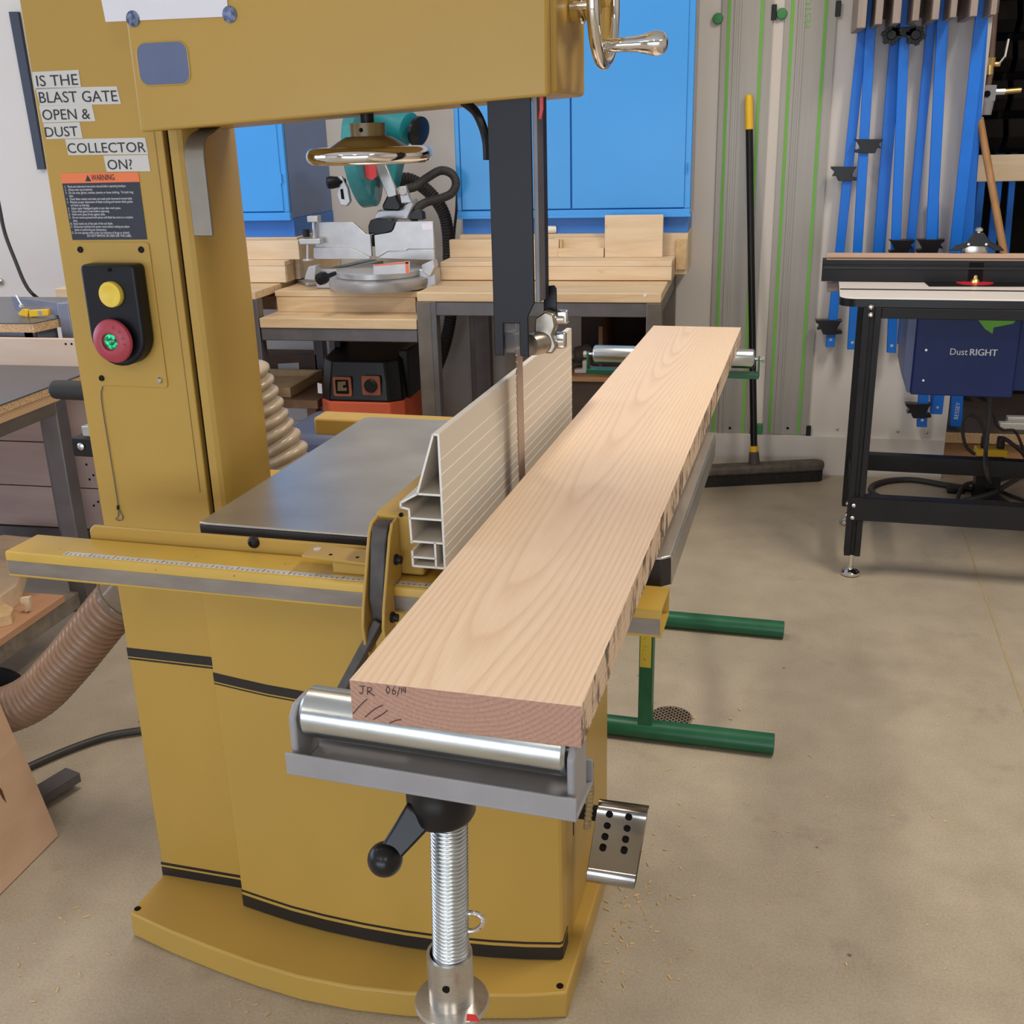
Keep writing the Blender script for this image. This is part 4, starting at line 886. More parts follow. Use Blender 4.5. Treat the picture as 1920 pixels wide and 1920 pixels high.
for (x, y) in ((lx, ly), (lx, 1.62), (lx - 1.35, ly)):
    mb = MB(); mb.box(x - .052, x, y, y + .052, 0, TZ - .0485); mb.build('leg', M['raw_steel'], LT, bevel=.003)
SZ = 0.235
se = r.z(138, 1104, SZ).x
mb = MB(); mb.box(se - 1.3, se, 1.56, 2.49, SZ - .02, SZ); mb.build('shelf', wood('fir_shelf', S(196, 154, 122), S(176, 132, 100), 'y', 14, fine=.2, dist=2), LT, bevel=.001)
mb = MB(); mb.box(se - .045, se - .004, 1.6, ly, SZ - .068, SZ - .0205); mb.build('shelf_rail', M['wear'], LT, bevel=.002)
mb = MB(); mb.box(se - 1.3, se - .045, 2.44, 2.48, SZ - .068, SZ - .0205); mb.build('shelf_rail', M['wear'], LT, bevel=.002)
# upright board at the back of the table
zt = r.y(80, 634, 2.815).z
mb = MB(); mb.box(ex - 1.5, ex + .0, 2.80, 2.822, TZ, zt); ub = tag(mb.build('backstop_board', M['ply_board'], None), 'pale plywood board standing on edge along the back of the dark table', 'board')
mb = MB()
for u, v in ((123, 645), (134, 645)):
    q = r.y(u, v, 2.7995); mb.cyl(q, q + Vector((0, .001, 0)), .0035, seg=10)
mb.build('screw_hole', M['dark'], ub)
# wood scraps on the low shelf
for i, (pl_, h_, lab, mt_) in enumerate((
        ([(-60, 1012), (8, 1003), (62, 1008), (30, 1098), (-40, 1150)], .055, 'long pine offcut at the back of the low plywood shelf', 'pine'),
        ([(0, 1125), (25, 1140), (20, 1152), (-30, 1165), (-40, 1130)], .03, 'small mitred pine offcut at the front of the low plywood shelf', 'pine_end'))):
    q = [r.z(u, v, SZ + h_) for u, v in pl_]
    mb = MB(); mb.prism([(p.x, p.y, SZ + .0005) for p in q], (0, 0, h_)); tag(mb.build('wood_offcut', M[mt_], None, bevel=.001), lab, 'offcut')
q = [r.y(u, v, 2.36) for u, v in ((30, 1085), (47, 1083), (48, 1108), (40, 1113), (38, 1095), (31, 1097))]
mb = MB(); mb.prism([(p.x, 2.36, p.z - q[3].z + SZ + .0005) for p in q], (0, .012, 0)); tag(mb.build('wooden_hook', M['pine'], None, bevel=.001), 'small notched wooden hook standing on the low plywood shelf', 'hook')
# black tub under the shelf
qb, qr = m.z(25, 1254, 0.05), m.z(86, 1275, 0.05)
TR_ = 0.19
pc = Vector((qr.x - TR_, qb.y - TR_, 0))
BT = thing('rubber_pan', 'shallow round black rubber pan on the floor behind the brown corrugated hose', 'pan', tuple(pc), 'm')
mb = MB(); mb.lathe((pc.x, pc.y, .001), (0, 0, 1), [(TR_ * .9, 0), (TR_ - .004, .04), (TR_, .042), (TR_, .05), (TR_ * .94, .05), (TR_ * .87, .01), (0.01, .008)], 48); mb.build('pan_body', M['rubber'], BT)

# --- second table behind, with a drawer cabinet of plywood boards
T2 = 0.95
c1 = r.z(62, 606, T2)
ST = thing('work_table', 'taller table with a particle board edge behind the dark work table', 'table', (c1.x - .6, c1.y + .3, 0))
e1 = r.z(112, 595.5, T2)
oc = [(c1.x, c1.y), (e1.x, e1.y), (e1.x - .01, 3.35), (c1.x - 1.6, 3.35), (c1.x - 1.6, c1.y - .02)]
mb = MB(); mb.pz(oc, T2 - .003, T2); mb.build('table_top', M['laminate'], ST)
mb = MB(); mb.pz(oc, T2 - .028, T2 - .0032); mb.build('particle_core', M['particle'], ST)
mb = MB(); mb.box(c1.x - 1.5, c1.x - .02, c1.y + .02, c1.y + .06, T2 - .068, T2 - .0285); mb.bar((c1.x - .02, c1.y + .03, T2 - .048), (e1.x - .03, e1.y + .01, T2 - .048), .02, .038); mb.build('steel_frame', M['steel_cool_light'], ST, bevel=.002)
mb = MB(); mb.box(c1.x - .05, c1.x - .012, c1.y + .02, c1.y + .06, 0, T2 - .0285); mb.build('leg', M['raw_steel'], ST)
px0, px1 = r.y(-120, 900, 2.96).x, r.y(196, 985, 2.96).x + .035
DC = thing('drawer_cabinet', 'low cabinet of pinkish plywood boards standing behind the dark table', 'cabinet', ((px0 + px1) / 2, 3.1, 0))
for i, (va, vb) in enumerate(((735, 829), (831, 912), (914, 988))):
    za, zb_ = r.y(100, va, 2.96).z, r.y(100, vb, 2.96).z
    mb = MB(); mb.box(px0, px1, 2.96, 2.98, zb_, za); o = mb.build('drawer_front', M['ply_pink'], DC, bevel=.001)
    if i:
        mb = MB()
        for u, v in (((162, 871), (175, 891), (168, 899)), ((184, 941), (176, 948)))[i - 1]:
            q = r.y(u, v, 2.9595); mb.cyl(q, q + Vector((0, .001, 0)), .004, seg=10)
        mb.build('screw_hole', M['dark'], o)
zb_ = r.y(100, 988, 2.96).z
mb = MB(); mb.box(px0, px1, 2.99, 3.3, zb_ - .03, r.y(100, 735, 2.96).z); mb.build('carcass', M['brownwood'], DC)
mb = MB(); mb.box(px0, px1, 2.952, 2.985, zb_ - .06, zb_ - .004); mb.build('bottom_rail', M['raw_steel'], DC)
mb = MB(); mb.box(px0 + .05, px0 + .10, 3.0, 3.05, 0, zb_ - .03); mb.box(px1 - .10, px1 - .05, 3.0, 3.05, 0, zb_ - .03); mb.box(px1 - .10, px1 - .05, 3.22, 3.27, 0, zb_ - .03); mb.build('cabinet_foot', M['raw_steel'], DC)
# steel post frame, yellow level, cord, far wood block
FYp = e1.y - .01
p0, p1 = r.y(108, 568, FYp), r.y(127, 566, FYp)
PF = thing('steel_post_frame', 'square steel post tinted with cool light with a welded flat arm at the second table', 'steel frame', (p0.x + .03, FYp, 0))
pb = r.y(130, 632, FYp)
mb = MB(); mb.box(e1.x + .004, e1.x + .042, FYp, FYp + .05, T2 - .15, p0.z); mb.build('post', M['steel_cool_light'], PF, bevel=.003)
a, b = r.y(20, 556, FYp + .02), r.y(108, 559, FYp + .02); c2_ = r.y(28, 581, FYp + .02)
mb = MB(); mb.prism([a, (e1.x + .01, FYp + .02, p0.z - .004), (e1.x + .01, FYp + .02, T2 + .002), c2_ + Vector((0, 0, 0))], (0, .006, 0)); mb.build('flat_arm', M['steel_cool_light'], PF, bevel=.001)
a, b = r.y(30, 553, FYp - .02), r.y(41, 573, FYp - .02); mb = MB(); mb.cyl(a, b, .003, seg=10); mb.cyl(b - Vector((0, 0, .004)), b + Vector((0.001, 0, .003)), .008, seg=6); mb.build('bolt', M['steel'], PF)
yq = c1.y + .10
lv = [r.y(u, v, yq) for u, v in ((53, 578), (88, 576.5), (90, 588), (54, 591))]
dz = lv[3].z - T2 - .0005
YL = thing('spirit_level', 'small yellow vial level lying on the taller table', 'level', (lv[0].x + .03, yq, T2))
mb = MB(); mb.prism([p - Vector((0, 0, dz)) for p in lv], (0, .016, 0)); mb.build('level_body', M['yellow'], YL, bevel=.0015)
q = r.y(74, 583, yq - .0005) - Vector((0, 0, dz)); mb = MB(); mb.lathe(q, (0, 1, 0), [(.0075, 0), (.0075, .001)], 20); mb.build('vial', M['steel'], YL)
q = [r.y(u, v, yq) - Vector((0, 0, dz)) for u, v in ((33, 584), (41, 576), (52, 577), (51, 591), (44, 589), (36, 588))]
mb = MB(); mb.prism(q, (0, .012, 0)); tag(mb.build('marking_gauge', M['yellow'], None, bevel=.001), 'tiny jagged yellow tool touching the small level on the taller table', 'tool')
cd = [r.y(u, v, WY - 1.0) for u, v in ((-12, 330), (0, 395), (10, 440), (30, 492), (45, 528), (60, 550), (85, 568))] + [r.y(107, 574, FYp + .06)]
cd[-2].y = WY - 1.0
mb = MB(); mb.tube(catmull(cd, 8), .007, 8); tag(mb.build('hanging_cord', M['cord'], None), 'thin black cord hanging in front of the white wall at far left', 'cord')
a, b = r.y(16, 22, WY - .02), r.y(33, 22, WY - .02); c_, d_ = r.y(84, 317, WY - .02), r.y(70, 318, WY - .02)
mb = MB(); mb.prism([a, b, c_, d_], (0, .018, 0)); tag(mb.build('wall_channel', M['label_dark'], None), 'dark vertical strip on the white wall beside the band saw column', 'strip')
q = r.y(1, 528, WY); mb = MB(); mb.lathe(q, (0, -1, 0), [(.018, 0), (.018, .012), (.009, .02)], 16); tag(mb.build('wall_bolt', M['steel'], None), 'single steel bolt head on the white wall at far left', 'bolt')
a, b = r.y(102, 541, 3.6), r.y(140, 560, 3.6)
WB = MB(); WB.box(a.x, a.x + .34, 3.6, 3.68, b.z - .02, a.z); o = tag(WB.build('wood_block', M['pine'], None, bevel=.002), 'pine block resting on a shelf behind the steel post', 'block')
mb = MB(); mb.box(a.x + .03, a.x + .6, 3.56, 3.75, 0, b.z - .0205); tag(mb.build('pedestal_box', M['ply_board'], None, bevel=.002), 'plain plywood pedestal box mostly hidden by the band saw column', 'box')

# ================================================================ mitre saw bench along the back wall
BY = 3.86
xr0, xr1 = r.y(781, 549, BY).x, r.y(1240, 549, BY).x
zt = r.y(1000, 549.5, BY).z; zu = r.y(1000, 567, BY).z
WBN = thing('workbench', 'long steel framed mitre saw bench with pale wood tops along the back wall', 'workbench', ((xr0 + xr1) / 2 - .4, 4.25, 0))
def W(name, mb, mt, par=None, bevel=0, lab=None):
    o = mb.build(name, M[mt], par or WBN, bevel=bevel)
    if lab: o['label'] = lab
    return o
mb = MB(); mb.box(xr0, xr1, BY, WY - .002, zu, zt); W('worktop', mb, 'bench_wood', bevel=.003, lab='right hand pale wood worktop')
q = r.y(1210, 558, BY); mb = MB(); mb.pix(r, [(1206, 550.5), (1214, 550.5), (1211, 556.5), (1207, 557)], BY - .0008, .001); W('chip', mb, 'white', lab='white chip on the worktop edge')
zb = r.y(1000, 594, BY).z
mb = MB(); mb.box(xr0 + .055, xr1 - .03, BY + .004, BY + .05, zb, zu - .0005); W('front_beam', mb, 'raw_steel', bevel=.003)
xl0, xl1 = r.y(784, 640, BY).x, r.y(834, 640, BY).x
xg0, xg1 = r.y(1214, 590, BY).x, r.y(1241, 590, BY).x
for x0, x1, y0 in ((xl0, xl0 + .055, BY), (xg0 - .005, xg0 + .05, BY), (xg0 - .005, xg0 + .05, WY - .1), (xl0 + .02, xl0 + .07, WY - .14)):
    mb = MB(); mb.box(x0, x1, y0, y0 + .052, 0, zu - .0005); W('leg', mb, 'raw_steel2', bevel=.003)
mb = MB(); mb.box(xl0 + .055, xl0 + .075, BY, BY + .05, 0, zu - .0005); W('leg_angle', mb, 'raw_steel', bevel=.001)
qx = r.y(905, 640, 4.4).x
mb = MB(); mb.box(qx - .03, qx + .035, 4.38, 4.43, 0, zu - .0005); W('leg', mb, 'raw_steel', bevel=.002)
mb = MB(); mb.box(xg0, xg0 + .045, BY + .055, WY - .11, zb + .0, zu - .0006); W('side_beam', mb, 'raw_steel2', bevel=.002)
# left worktop
zlt, zlu = r.y(450, 547, BY).z, r.y(450, 562, BY).z
xle = r.y(478, 552, BY).x
mb = MB(); mb.box(r.y(165, 552, BY).x, xle, BY, WY - .002, zlu, zlt); W('worktop', mb, 'bench_wood', bevel=.003, lab='left hand pale wood worktop')
lx0 = r.y(461, 620, BY).x
mb = MB(); mb.box(lx0, lx0 + .056, BY + .002, BY + .056, 0, zlu - .0005); W('leg', mb, 'raw_steel', bevel=.003)
mb = MB(); mb.box(lx0 + .005, lx0 + .05, 4.50, 4.55, 0, zlu - .0005); W('leg', mb, 'raw_steel', bevel=.003)
# lower middle bay
zm = r.y(600, 597.5, BY).z; zm2 = r.y(600, 616, BY).z; zm3 = r.y(600, 640, BY).z
xm0, xm1 = r.y(487, 605, BY).x, xl0 - .002
YP = r.z(640, 586, zm).y
zp = r.y(640, 546, YP).z
mb = MB(); mb.box(xm0, xm1, BY - .002, WY - .02, zm2, zm); W('lower_deck', mb, 'bench_wood', bevel=.003, lab='lower deck in the middle bay')
mb = MB(); mb.box(xm0, xm1, BY + .004, BY + .05, zm3, zm2 - .0005); W('front_beam', mb, 'raw_steel', bevel=.003)
qx = r.y(633, 650, 4.25).x; mb = MB(); mb.box(qx - .03, qx + .03, 4.23, 4.28, 0, zm2 - .0005); W('leg', mb, 'raw_steel', bevel=.002)
xp0 = r.y(516, 560, YP).x; xp1 = r.y(778, 560, YP).x
mb = MB(); mb.box(xp0 - .0, xp1 + .05, YP, WY - .03, zp - .022, zp); W('saw_platform', mb, 'bench_wood', bevel=.002)
mb = MB(); mb.box(xp0 + .004, xp1 + .0, YP + .003, YP + .022, zm + .0005, zp - .0225); W('platform_front', mb, 'bench_wood', bevel=.001)
mb = MB(); mb.box(xp0 - .09, xp0 - .01, YP + .06, YP + .30, zm + .0005, zp - .03); W('spacer_box', mb, 'brownwood', bevel=.002)
# wooden step fences
def stepfence(name, lab, lower, upper, Yl, Yu, dl, du, end=0):
    o = thing(name, lab, 'wooden fence', (r.y((lower[0] + lower[2]) / 2, 500, Yl).x, Yl + .1, 0.9))
    a, b = r.y(lower[0], lower[1], Yl), r.y(lower[2], lower[3], Yl)
    mb = MB(); mb.box(a.x, b.x, Yl, Yl + .02, b.z, a.z - .0195); mb.build('front_board', M['pine'], o, bevel=.002)
    mb = MB(); mb.box(a.x, b.x, Yl + .0, Yl + dl, a.z - .019, a.z); mb.build('top_board', M['pine'], o, bevel=.002)
    mb = MB(); mb.box(b.x - .02, b.x - .001, Yl + .0205, Yl + dl, b.z, a.z - .0195); mb.build('end_board', M['pine_end'], o, bevel=.001)
    if upper:
        c, d = r.y(upper[0], upper[1], Yu), r.y(upper[2], upper[3], Yu)
        mb = MB(); mb.box(c.x, d.x, Yu, Yu + du, a.z + .0005, c.z); mb.build('upper_block', M['pine'], o, bevel=.002)
    return a.z
Yl = r.z(1000, 527, zt).y
zs_ = stepfence('step_fence', 'pale two step wooden fence on the right hand worktop', (825, 491, 1259, 526), (842, 450, 1048, 482), Yl, Yl + .145, .19, .035)
Yl2 = r.z(480, 531, zlt).y
stepfence('step_fence', 'pale two step wooden fence on the left hand worktop', (380, 490, 537, 530), (380, 452, 562, 488), Yl2, Yl2 + .05, .09, .035)
# riser under the cabinets
CY = 4.40
a, b = r.y(862, 441, CY - .02), r.y(1290, 438, CY - .02)
zr0 = r.y(1290, 516, CY - .02).z
RS = thing('riser_box', 'long pale wooden riser under the right blue cabinet', 'riser', ((a.x + b.x) / 2, 4.45, zr0))
mb = MB(); mb.box(a.x, b.x, CY - .02, WY - .01, max(zr0, zt + .001), b.z); mb.build('riser_body', M['pine'], RS, bevel=.002)
c_ = r.y(1104, 450, CY - .05)
mb = MB(); mb.box(b.x - .045, b.x - .003, CY - .032, CY - .0205, zt + .02, b.z - .02); mb.build('end_post', M['pine_end'], RS, bevel=.002)
CY_L = 4.22
a2, b2 = r.y(370, 448, CY_L - .02), r.y(553, 446, CY_L - .02)
mb = MB(); mb.box(a2.x, b2.x, CY_L + .0, WY - .01, zlt + .001, b2.z); o = tag(mb.build('riser_box', M['pine'], None, bevel=.002), 'short pale wooden riser under the left blue cabinet', 'riser')
# loose blocks on the right fence
YB_ = Yl + .19
def block(name, lab, px4, Y, dy, mt='pine', zfix=None):
    a, b = r.y(px4[0], px4[1], Y), r.y(px4[2], px4[3], Y)
    mb = MB(); mb.box(a.x, b.x, Y, Y + dy, zfix if zfix is not None else b.z, a.z); return tag(mb.build(name, M[mt], None, bevel=.0015), lab, 'block')
zf = zs_ + .0006
block('pine_board', 'square of two glued pine boards standing on the right step fence', (1134, 404, 1242, 479), Yl + .135, .03, zfix=zf)
block('pine_stick', 'thin pine stick lying beside the square pine board', (1046, 466, 1132, 478), Yl + .14, .03, zfix=zf)
block('pine_block', 'small pine end block resting behind the black blade guide post', (1049, 450, 1054, 478), Yl + .145, .03, 'pine_end', zfix=zf)
block('pine_stick', 'low pine strip lying along the riser behind the square board', (1040, 446, 1134, 462), Yl + .166, .022, zfix=zf)
q = r.y(1030, 432, CY + .0); mb = MB(); z0_ = b.z
mb.cyl((q.x - .05, CY + .0, z0_ + .016), (q.x + .02, CY + .03, z0_ + .016), .015, seg=18); tag(mb.build('paper_roll', M['white'], None), 'small curl of white paper on the riser beside the black guide post', 'paper')

# ================================================================ blue cabinets
def cabinet(lab, xa, xb, ydoor, ytoe, ytop, side, splits, hinge, toe_x, CY):
    z0, z1 = ydoor, 2.3
    o = thing('wall_cabinet', lab, 'cabinet', ((xa + xb) / 2, 4.45, ytoe))
    mb = MB(); mb.box(xa, xb - .002, CY + .022, WY - .002, z0, z1); mb.build('carcass', M[side], o, bevel=.001)
    mb = MB(); mb.box(toe_x[0], toe_x[1], CY + .03, WY - .004, ytoe, z0 - .0005); mb.build('plinth', M['blue_dk'], o)
    mb = MB(); w = .026
    mb.box(xa, xb, CY, CY + .0215, z0, z0 + w); mb.box(xb - w, xb, CY, CY + .0215, z0 + w, z1); mb.box(xa, xa + .02, CY, CY + .0215, z0 + w, z1); mb.box(xa, xb, CY + .012, CY + .0215, z0 + w, z1)
    mb.build('face_frame', M['blue'], o, bevel=.003)
    mb = MB(); mb.box(xa - .002, xb + .003, CY - .006, CY + .02, z0 - .006, z0 + .004); mb.build('lower_trim', M['blue'], o, bevel=.002)
    for k, (u0, u1) in enumerate(splits):
        mb = MB(); mb.box(u0, u1, CY - .004, CY + .0115, z0 + w + .004, z1 - .02); dd = mb.build('door', M['blue'], o, bevel=.002)
        for u, v in hinge if k == len(splits) - 1 else ():
            q = r.y(u, v, CY - .005); mb = MB(); mb.cyl((q.x, CY - .006, q.z - .018), (q.x, CY - .006, q.z + .018), .004, seg=10); mb.build('hinge', M['blue'], dd)
    return o
xa, xb = r.y(858, 405, CY).x, r.y(1297, 300, CY).x
zd = r.y(1070, 406, CY).z; ztoe = r.y(1100, 440, CY).z
xs = r.y(1071, 300, CY).x; xe = r.y(1285, 300, CY).x
cabinet('wide sky blue two door cabinet standing on the wooden riser', xa, xb, zd, b.z + .0008, 2.3, 'side_grey', ((xa + .022, xs - .003), (xs + .003, xe)), ((1287, 315),), (r.y(868, 420, CY + .03).x, xb - .008), CY)
CYR_ = CY; CY = CY_L
xa2, xb2 = r.y(280, 405, CY).x, r.y(544, 405, CY).x
zd2 = r.y(500, 411, CY).z
xe2 = r.y(527, 330, CY).x
cabinet('narrow sky blue cabinet seen between the band saw column and the mitre saw', xa2, xb2, zd2, b2.z + .0008, 2.3, 'side_grey_shade', ((xa2 + .03, xe2),), ((527, 335),), (xa2, r.y(553, 440, CY + .03).x), CY)

# ================================================================ mitre saw
YS = 4.02
MSX = r.y(700, 500, YS).x
MS = thing('mitre_saw', 'teal and silver sliding mitre saw on its own low platform', 'mitre saw', (MSX, YS + .1, zp))
def A_(name, mb, mt, par=None, bevel=0, lab=None):
    o = mb.build(name, M[mt] if isinstance(mt, str) else mt, par or MS, bevel=bevel)
    if lab: o['label'] = lab
    return o
zb0 = zp + .001
tc_ = Vector((MSX, YS + .07, zb0))
mb = MB(); mb.lathe(tc_, (0, 0, 1), [(.195, .006), (.2, .02), (.2, .042), (.17, .05)], 48); bs_ = A_('base', mb, 'saw_alu')
for pts in (((557, 530), (566, 522), (600, 520), (600, 535), (575, 537)), ((746, 527), (790, 512), (812, 520), (786, 536), (748, 538))):
    q = [r.z(u, v, zb0) for u, v in pts]; mb = MB(); mb.prism([(p.x, p.y, zb0) for p in q], (0, 0, .014)); A_('base_foot', mb, 'saw_alu', bs_, .003)
lx_, rx_ = r.y(588, 480, YS + .05).x, r.y(815, 480, YS + .05).x
mb = MB(); mb.box(lx_, rx_, YS + .05, YS + .12, zb0, zb0 + .075); A_('base_bridge', mb, 'saw_alu', bs_, .004)
mb = MB(); mb.pix(r, [(570, 524), (578, 500), (592, 498), (590, 526)], YS - .02, .05); A_('base_bracket', mb, 'saw_alu', bs_, .003); mb = MB(); mb.pix(r, [(792, 510), (790, 497), (812, 487), (816, 500), (806, 520)], YS - .02, .05); A_('base_bracket', mb, 'saw_alu', bs_, .003)
mb = MB(); mb.lathe(tc_ + Vector((0, -.005, .05)), (0, 0, 1), [(.165, 0), (.17, .004), (.17, .022), (.165, .026)], 48); tt = A_('turntable', mb, 'saw_alu')
ztb = zb0 + .0765
mb = MB(); k0, k1 = r.z(698, 487, ztb), r.z(612, 506, ztb)
d = (k1 - k0).normalized(); n_ = Vector((-d.y, d.x, 0)) * .055; k2 = k0 + d * .27
mb.prism([k0 + n_ - Vector((0, 0, .062)), k2 + n_ * .7 - Vector((0, 0, .062)), k2 - n_ * .7 - Vector((0, 0, .062)), k0 - n_ - Vector((0, 0, .062))], (0, 0, .061)); A_('mitre_arm', mb, 'saw_alu', tt, .004)
mb = MB(); n2 = n_ * .35; mb.prism([k0 + n2, k2 + n2, k2 - n2, k0 - n2], (0, 0, .002)); A_('kerf_insert', mb, 'guard_teal', tt)
kq = r.y(602, 522, YS - .16); mb = MB(); mb.lathe(kq + Vector((.03, .07, .01)), Vector((-.4, -1, -.15)), [(.008, 0), (.01, .05), (.021, .055), (.024, .07), (.022, .088), (.008, .09)], 22); A_('mitre_knob', mb, 'black_plastic', tt)
mb = MB(); mb.pix(r, [(700, 497), (742, 492), (768, 490), (768, 512), (700, 515)], YS - .128, .004); lb = A_('base_label', mb, 'saw_alu', bs_)
mb = MB(); mb.pix(r, [(702, 496.5), (766, 490.5), (766, 494), (702, 499)], YS - .1285, .001); mb.pix(r, [(760, 492), (766, 491), (767, 512), (761, 513)], YS - .1285, .001); A_('orange_mark', mb, 'label_orange', lb)
for side, up, lo in (('left', [(591, 466), (593, 417), (661, 416), (686, 439), (694, 440), (697, 481), (688, 480), (657, 464)], [(588, 486), (588, 464), (656, 464), (694, 482), (692, 486)]),
                     ('right', [(704, 481), (702, 441), (733, 436), (738, 430), (743, 415.5), (812, 415), (814, 467), (765, 467), (760, 471), (728, 471), (709, 482)], [(708, 484), (728, 472), (760, 471), (766, 468), (814, 468), (815, 488)])):
    mb = MB(); mb.pix(r, up, YS + .075, .016); fo = A_('upper_fence', mb, 'saw_alu', None, .0015)
    mb = MB(); mb.pix(r, lo, YS + .062, .014); A_('lower_fence', mb, 'saw_alu', fo, .0015)
mb = MB(); mb.pix(r, [(790, 419), (810, 418), (811, 430), (792, 431)], YS + .0745, .0004); A_('fence_label', mb, 'paper')
# material clamp at left
a, b = r.y(588, 411, YS + .05), r.y(589, 446, YS + .05)
mb = MB(); mb.cyl(a, b, .007, seg=12); vc = A_('material_clamp', mb, 'saw_alu')
mb = MB(); p = r.y(590, 410, YS + .045); mb.box(p.x - .022, p.x + .022, YS + .02, YS + .06, p.z - .012, p.z + .012); q = r.y(576, 452, YS + .03); mb.box(q.x - .03, p.x + .025, YS + .02, YS + .06, q.z - .012, q.z + .01); A_('clamp_head', mb, 'saw_alu', vc, .003)
mb = MB(); p = r.y(574, 437, YS + .03); mb.cyl(p - Vector((0, 0, .014)), p + Vector((0, 0, .014)), .014, seg=16); A_('clamp_knob', mb, 'navy_black', vc)
mb = MB(); p = r.y(577, 455, YS + .03); q = r.y(577, 487, YS + .03); mb.cyl(p, q, .005, seg=12); mb.cyl(q - Vector((0, 0, .002)), q + Vector((0, 0, .004)), .022, .017, seg=18); A_('clamp_screw', mb, 'saw_alu', vc)
# head: guard, blade, motor
YH = 4.16
hc_ = r.y(681, 300, YH)
td = math.radians(-3); ax_ = Vector((math.cos(td), -math.sin(td), .12)).normalized()
RG = (r.y(684, 214, YH).z - r.y(684, 394, YH).z) / 2
mb = MB(); mb.lathe(hc_ - ax_ * .03, ax_, [(.02, 0), (RG - .014, 0), (RG, .006), (RG, .05), (RG - .014, .056), (.02, .056)], 56); gd = A_('blade_guard', mb, 'guard_teal', None, lab='teal transparent blade guard')
mb = MB(); mb.lathe(hc_ - ax_ * .004, ax_, [(.02, 0), (RG - .03, 0), (RG - .03, .003), (.02, .003)], 60); A_('saw_blade', mb, 'steel')
mb = MB(); mb.cyl(hc_ - ax_ * .028, hc_ - ax_ * .008, .032, seg=24); A_('arbor_cap', mb, 'saw_alu', gd)
mb = MB(); mb.pix(r, [(684, 308), (704, 308), (706, 330), (698, 338), (686, 332)], YH - .10, .01); A_('red_lever', mb, 'red', gd)
mb = MB(); mb.pix(r, [(645, 238), (652, 224), (655, 250), (651, 300), (645, 300), (642, 268)], YH - .075, .004); A_('guard_strip', mb, 'white', gd)
mb = MB(); a, b = r.y(718, 225, YH + .1), r.y(790, 248, YH + .02)
mb.lathe(a, b - a, [(.04, -.02), (.062, 0), (.066, .05), (.066, .11), (.058, .14), (.03, .15)], 28); mo = A_('motor', mb, 'teal', None)
q = r.y(786, 247, YH + .0); mb = MB(); mb.lathe(b - (b - a).normalized() * .02, b - a, [(.056, 0), (.056, .012), (.04, .02)], 28); A_('motor_vent', mb, 'black_plastic', mo)
mb = MB(); mb.pix(r, [(708, 262), (740, 240), (756, 268), (750, 290), (738, 350), (724, 362), (716, 330)], YH + .04, .09); A_('gear_housing', mb, 'teal', None, .008)
mb = MB(); mb.pix(r, [(700, 300), (718, 296), (740, 350), (744, 366), (728, 372), (712, 335)], YH + .02, .02); A_('depth_plate', mb, 'saw_alu', None, .003)
mb = MB(); mb.pix(r, [(726, 366), (742, 366), (752, 388), (748, 396), (718, 394), (716, 386)], YH + .02, .07); A_('pivot_boot', mb, 'black_plastic', None, .006)
mb = MB(); mb.pix(r, [(708, 394), (744, 392), (772, 374), (776, 384), (764, 412), (700, 412)], YH + .06, .08); A_('bevel_arm', mb, 'saw_alu', None, .006)
mb = MB(); mb.pix(r, [(746, 350), (760, 348), (766, 368), (772, 380), (752, 382)], YH + .03, .03); mb.cyl(r.y(755, 358, YH), r.y(755, 358, YH + .06), .018, seg=16); A_('link', mb, 'saw_alu', None, .003)
mb = MB(); mb.pix(r, [(690, 424), (694, 413), (706, 409), (734, 411), (741, 420), (736, 434), (722, 438), (704, 441), (699, 438), (691, 440)], YS + .11, .06); A_('pivot_block', mb, 'black_plastic', None, .004)
mb = MB(); mb.pix(r, [(697, 440), (704, 441), (704, 462), (697, 462)], YS + .10, .02); A_('riving_bracket', mb, 'navy_black')
a, b = r.y(640, 348, YH - .06), r.y(646, 384, YH - .06)
mb = MB(); mb.cyl(a, b, .0, seg=8) if False else mb.pix(r, [(628, 332), (640, 330), (652, 352), (657, 378), (650, 387), (638, 385), (632, 366), (634, 350)], YH - .08, .02); hl_ = A_('handle_lever', mb, 'saw_alu', None, .004)
mb = MB(); mb.pix(r, [(638, 355), (643, 354), (646, 374), (640, 373)], YH - .0805, .001); A_('lever_slot', mb, 'dark', hl_)
q = r.y(612, 343, YH - .10); mb = MB(); mb.lathe(q, (1, .55, .05), [(.01, 0), (.021, .003), (.024, .02), (.02, .045), (.011, .05), (.011, .075)], 22); A_('handle_knob', mb, 'navy_black', hl_)
q = r.y(770, 404, YS + .14); mb = MB(); mb.pix(r, [(766, 412), (772, 396), (780, 392), (792, 398), (794, 412)], YS + .13, .04); A_('rail_end', mb, 'black_plastic', None, .003)
# hoses behind the saw
YV = 4.30
mb = MB(); hp = [r.y(u, v, YV + dy) for u, v, dy in ((760, 354, -.08), (778, 350, -.04), (800, 334, 0), (826, 320, .02), (847, 326, .02), (855, 344, .02), (846, 363, .02), (820, 374, .02), (798, 380, 0), (782, 392, -.05), (776, 412, -.08))]
mb.hose(hp, .0175, .008, .0018, 16); tag(mb.build('dust_hose', M['cord'], None, sharp=60), 'thin looping black hose beside the mitre saw head', 'hose')
mb = MB(); hp = [r.y(u, v, 4.54) for u, v in ((758, 338), (776, 334), (796, 346), (816, 368), (832, 400), (840, 440), (842, 500), (846, 580), (836, 640), (822, 682), (806, 720), (790, 760), (778, 800), (760, 880))]
hp[-1].z = max(hp[-1].z, .05)
for i_, p in enumerate(hp): p.y = 4.54 if i_ > 3 else 4.42 + .03 * i_
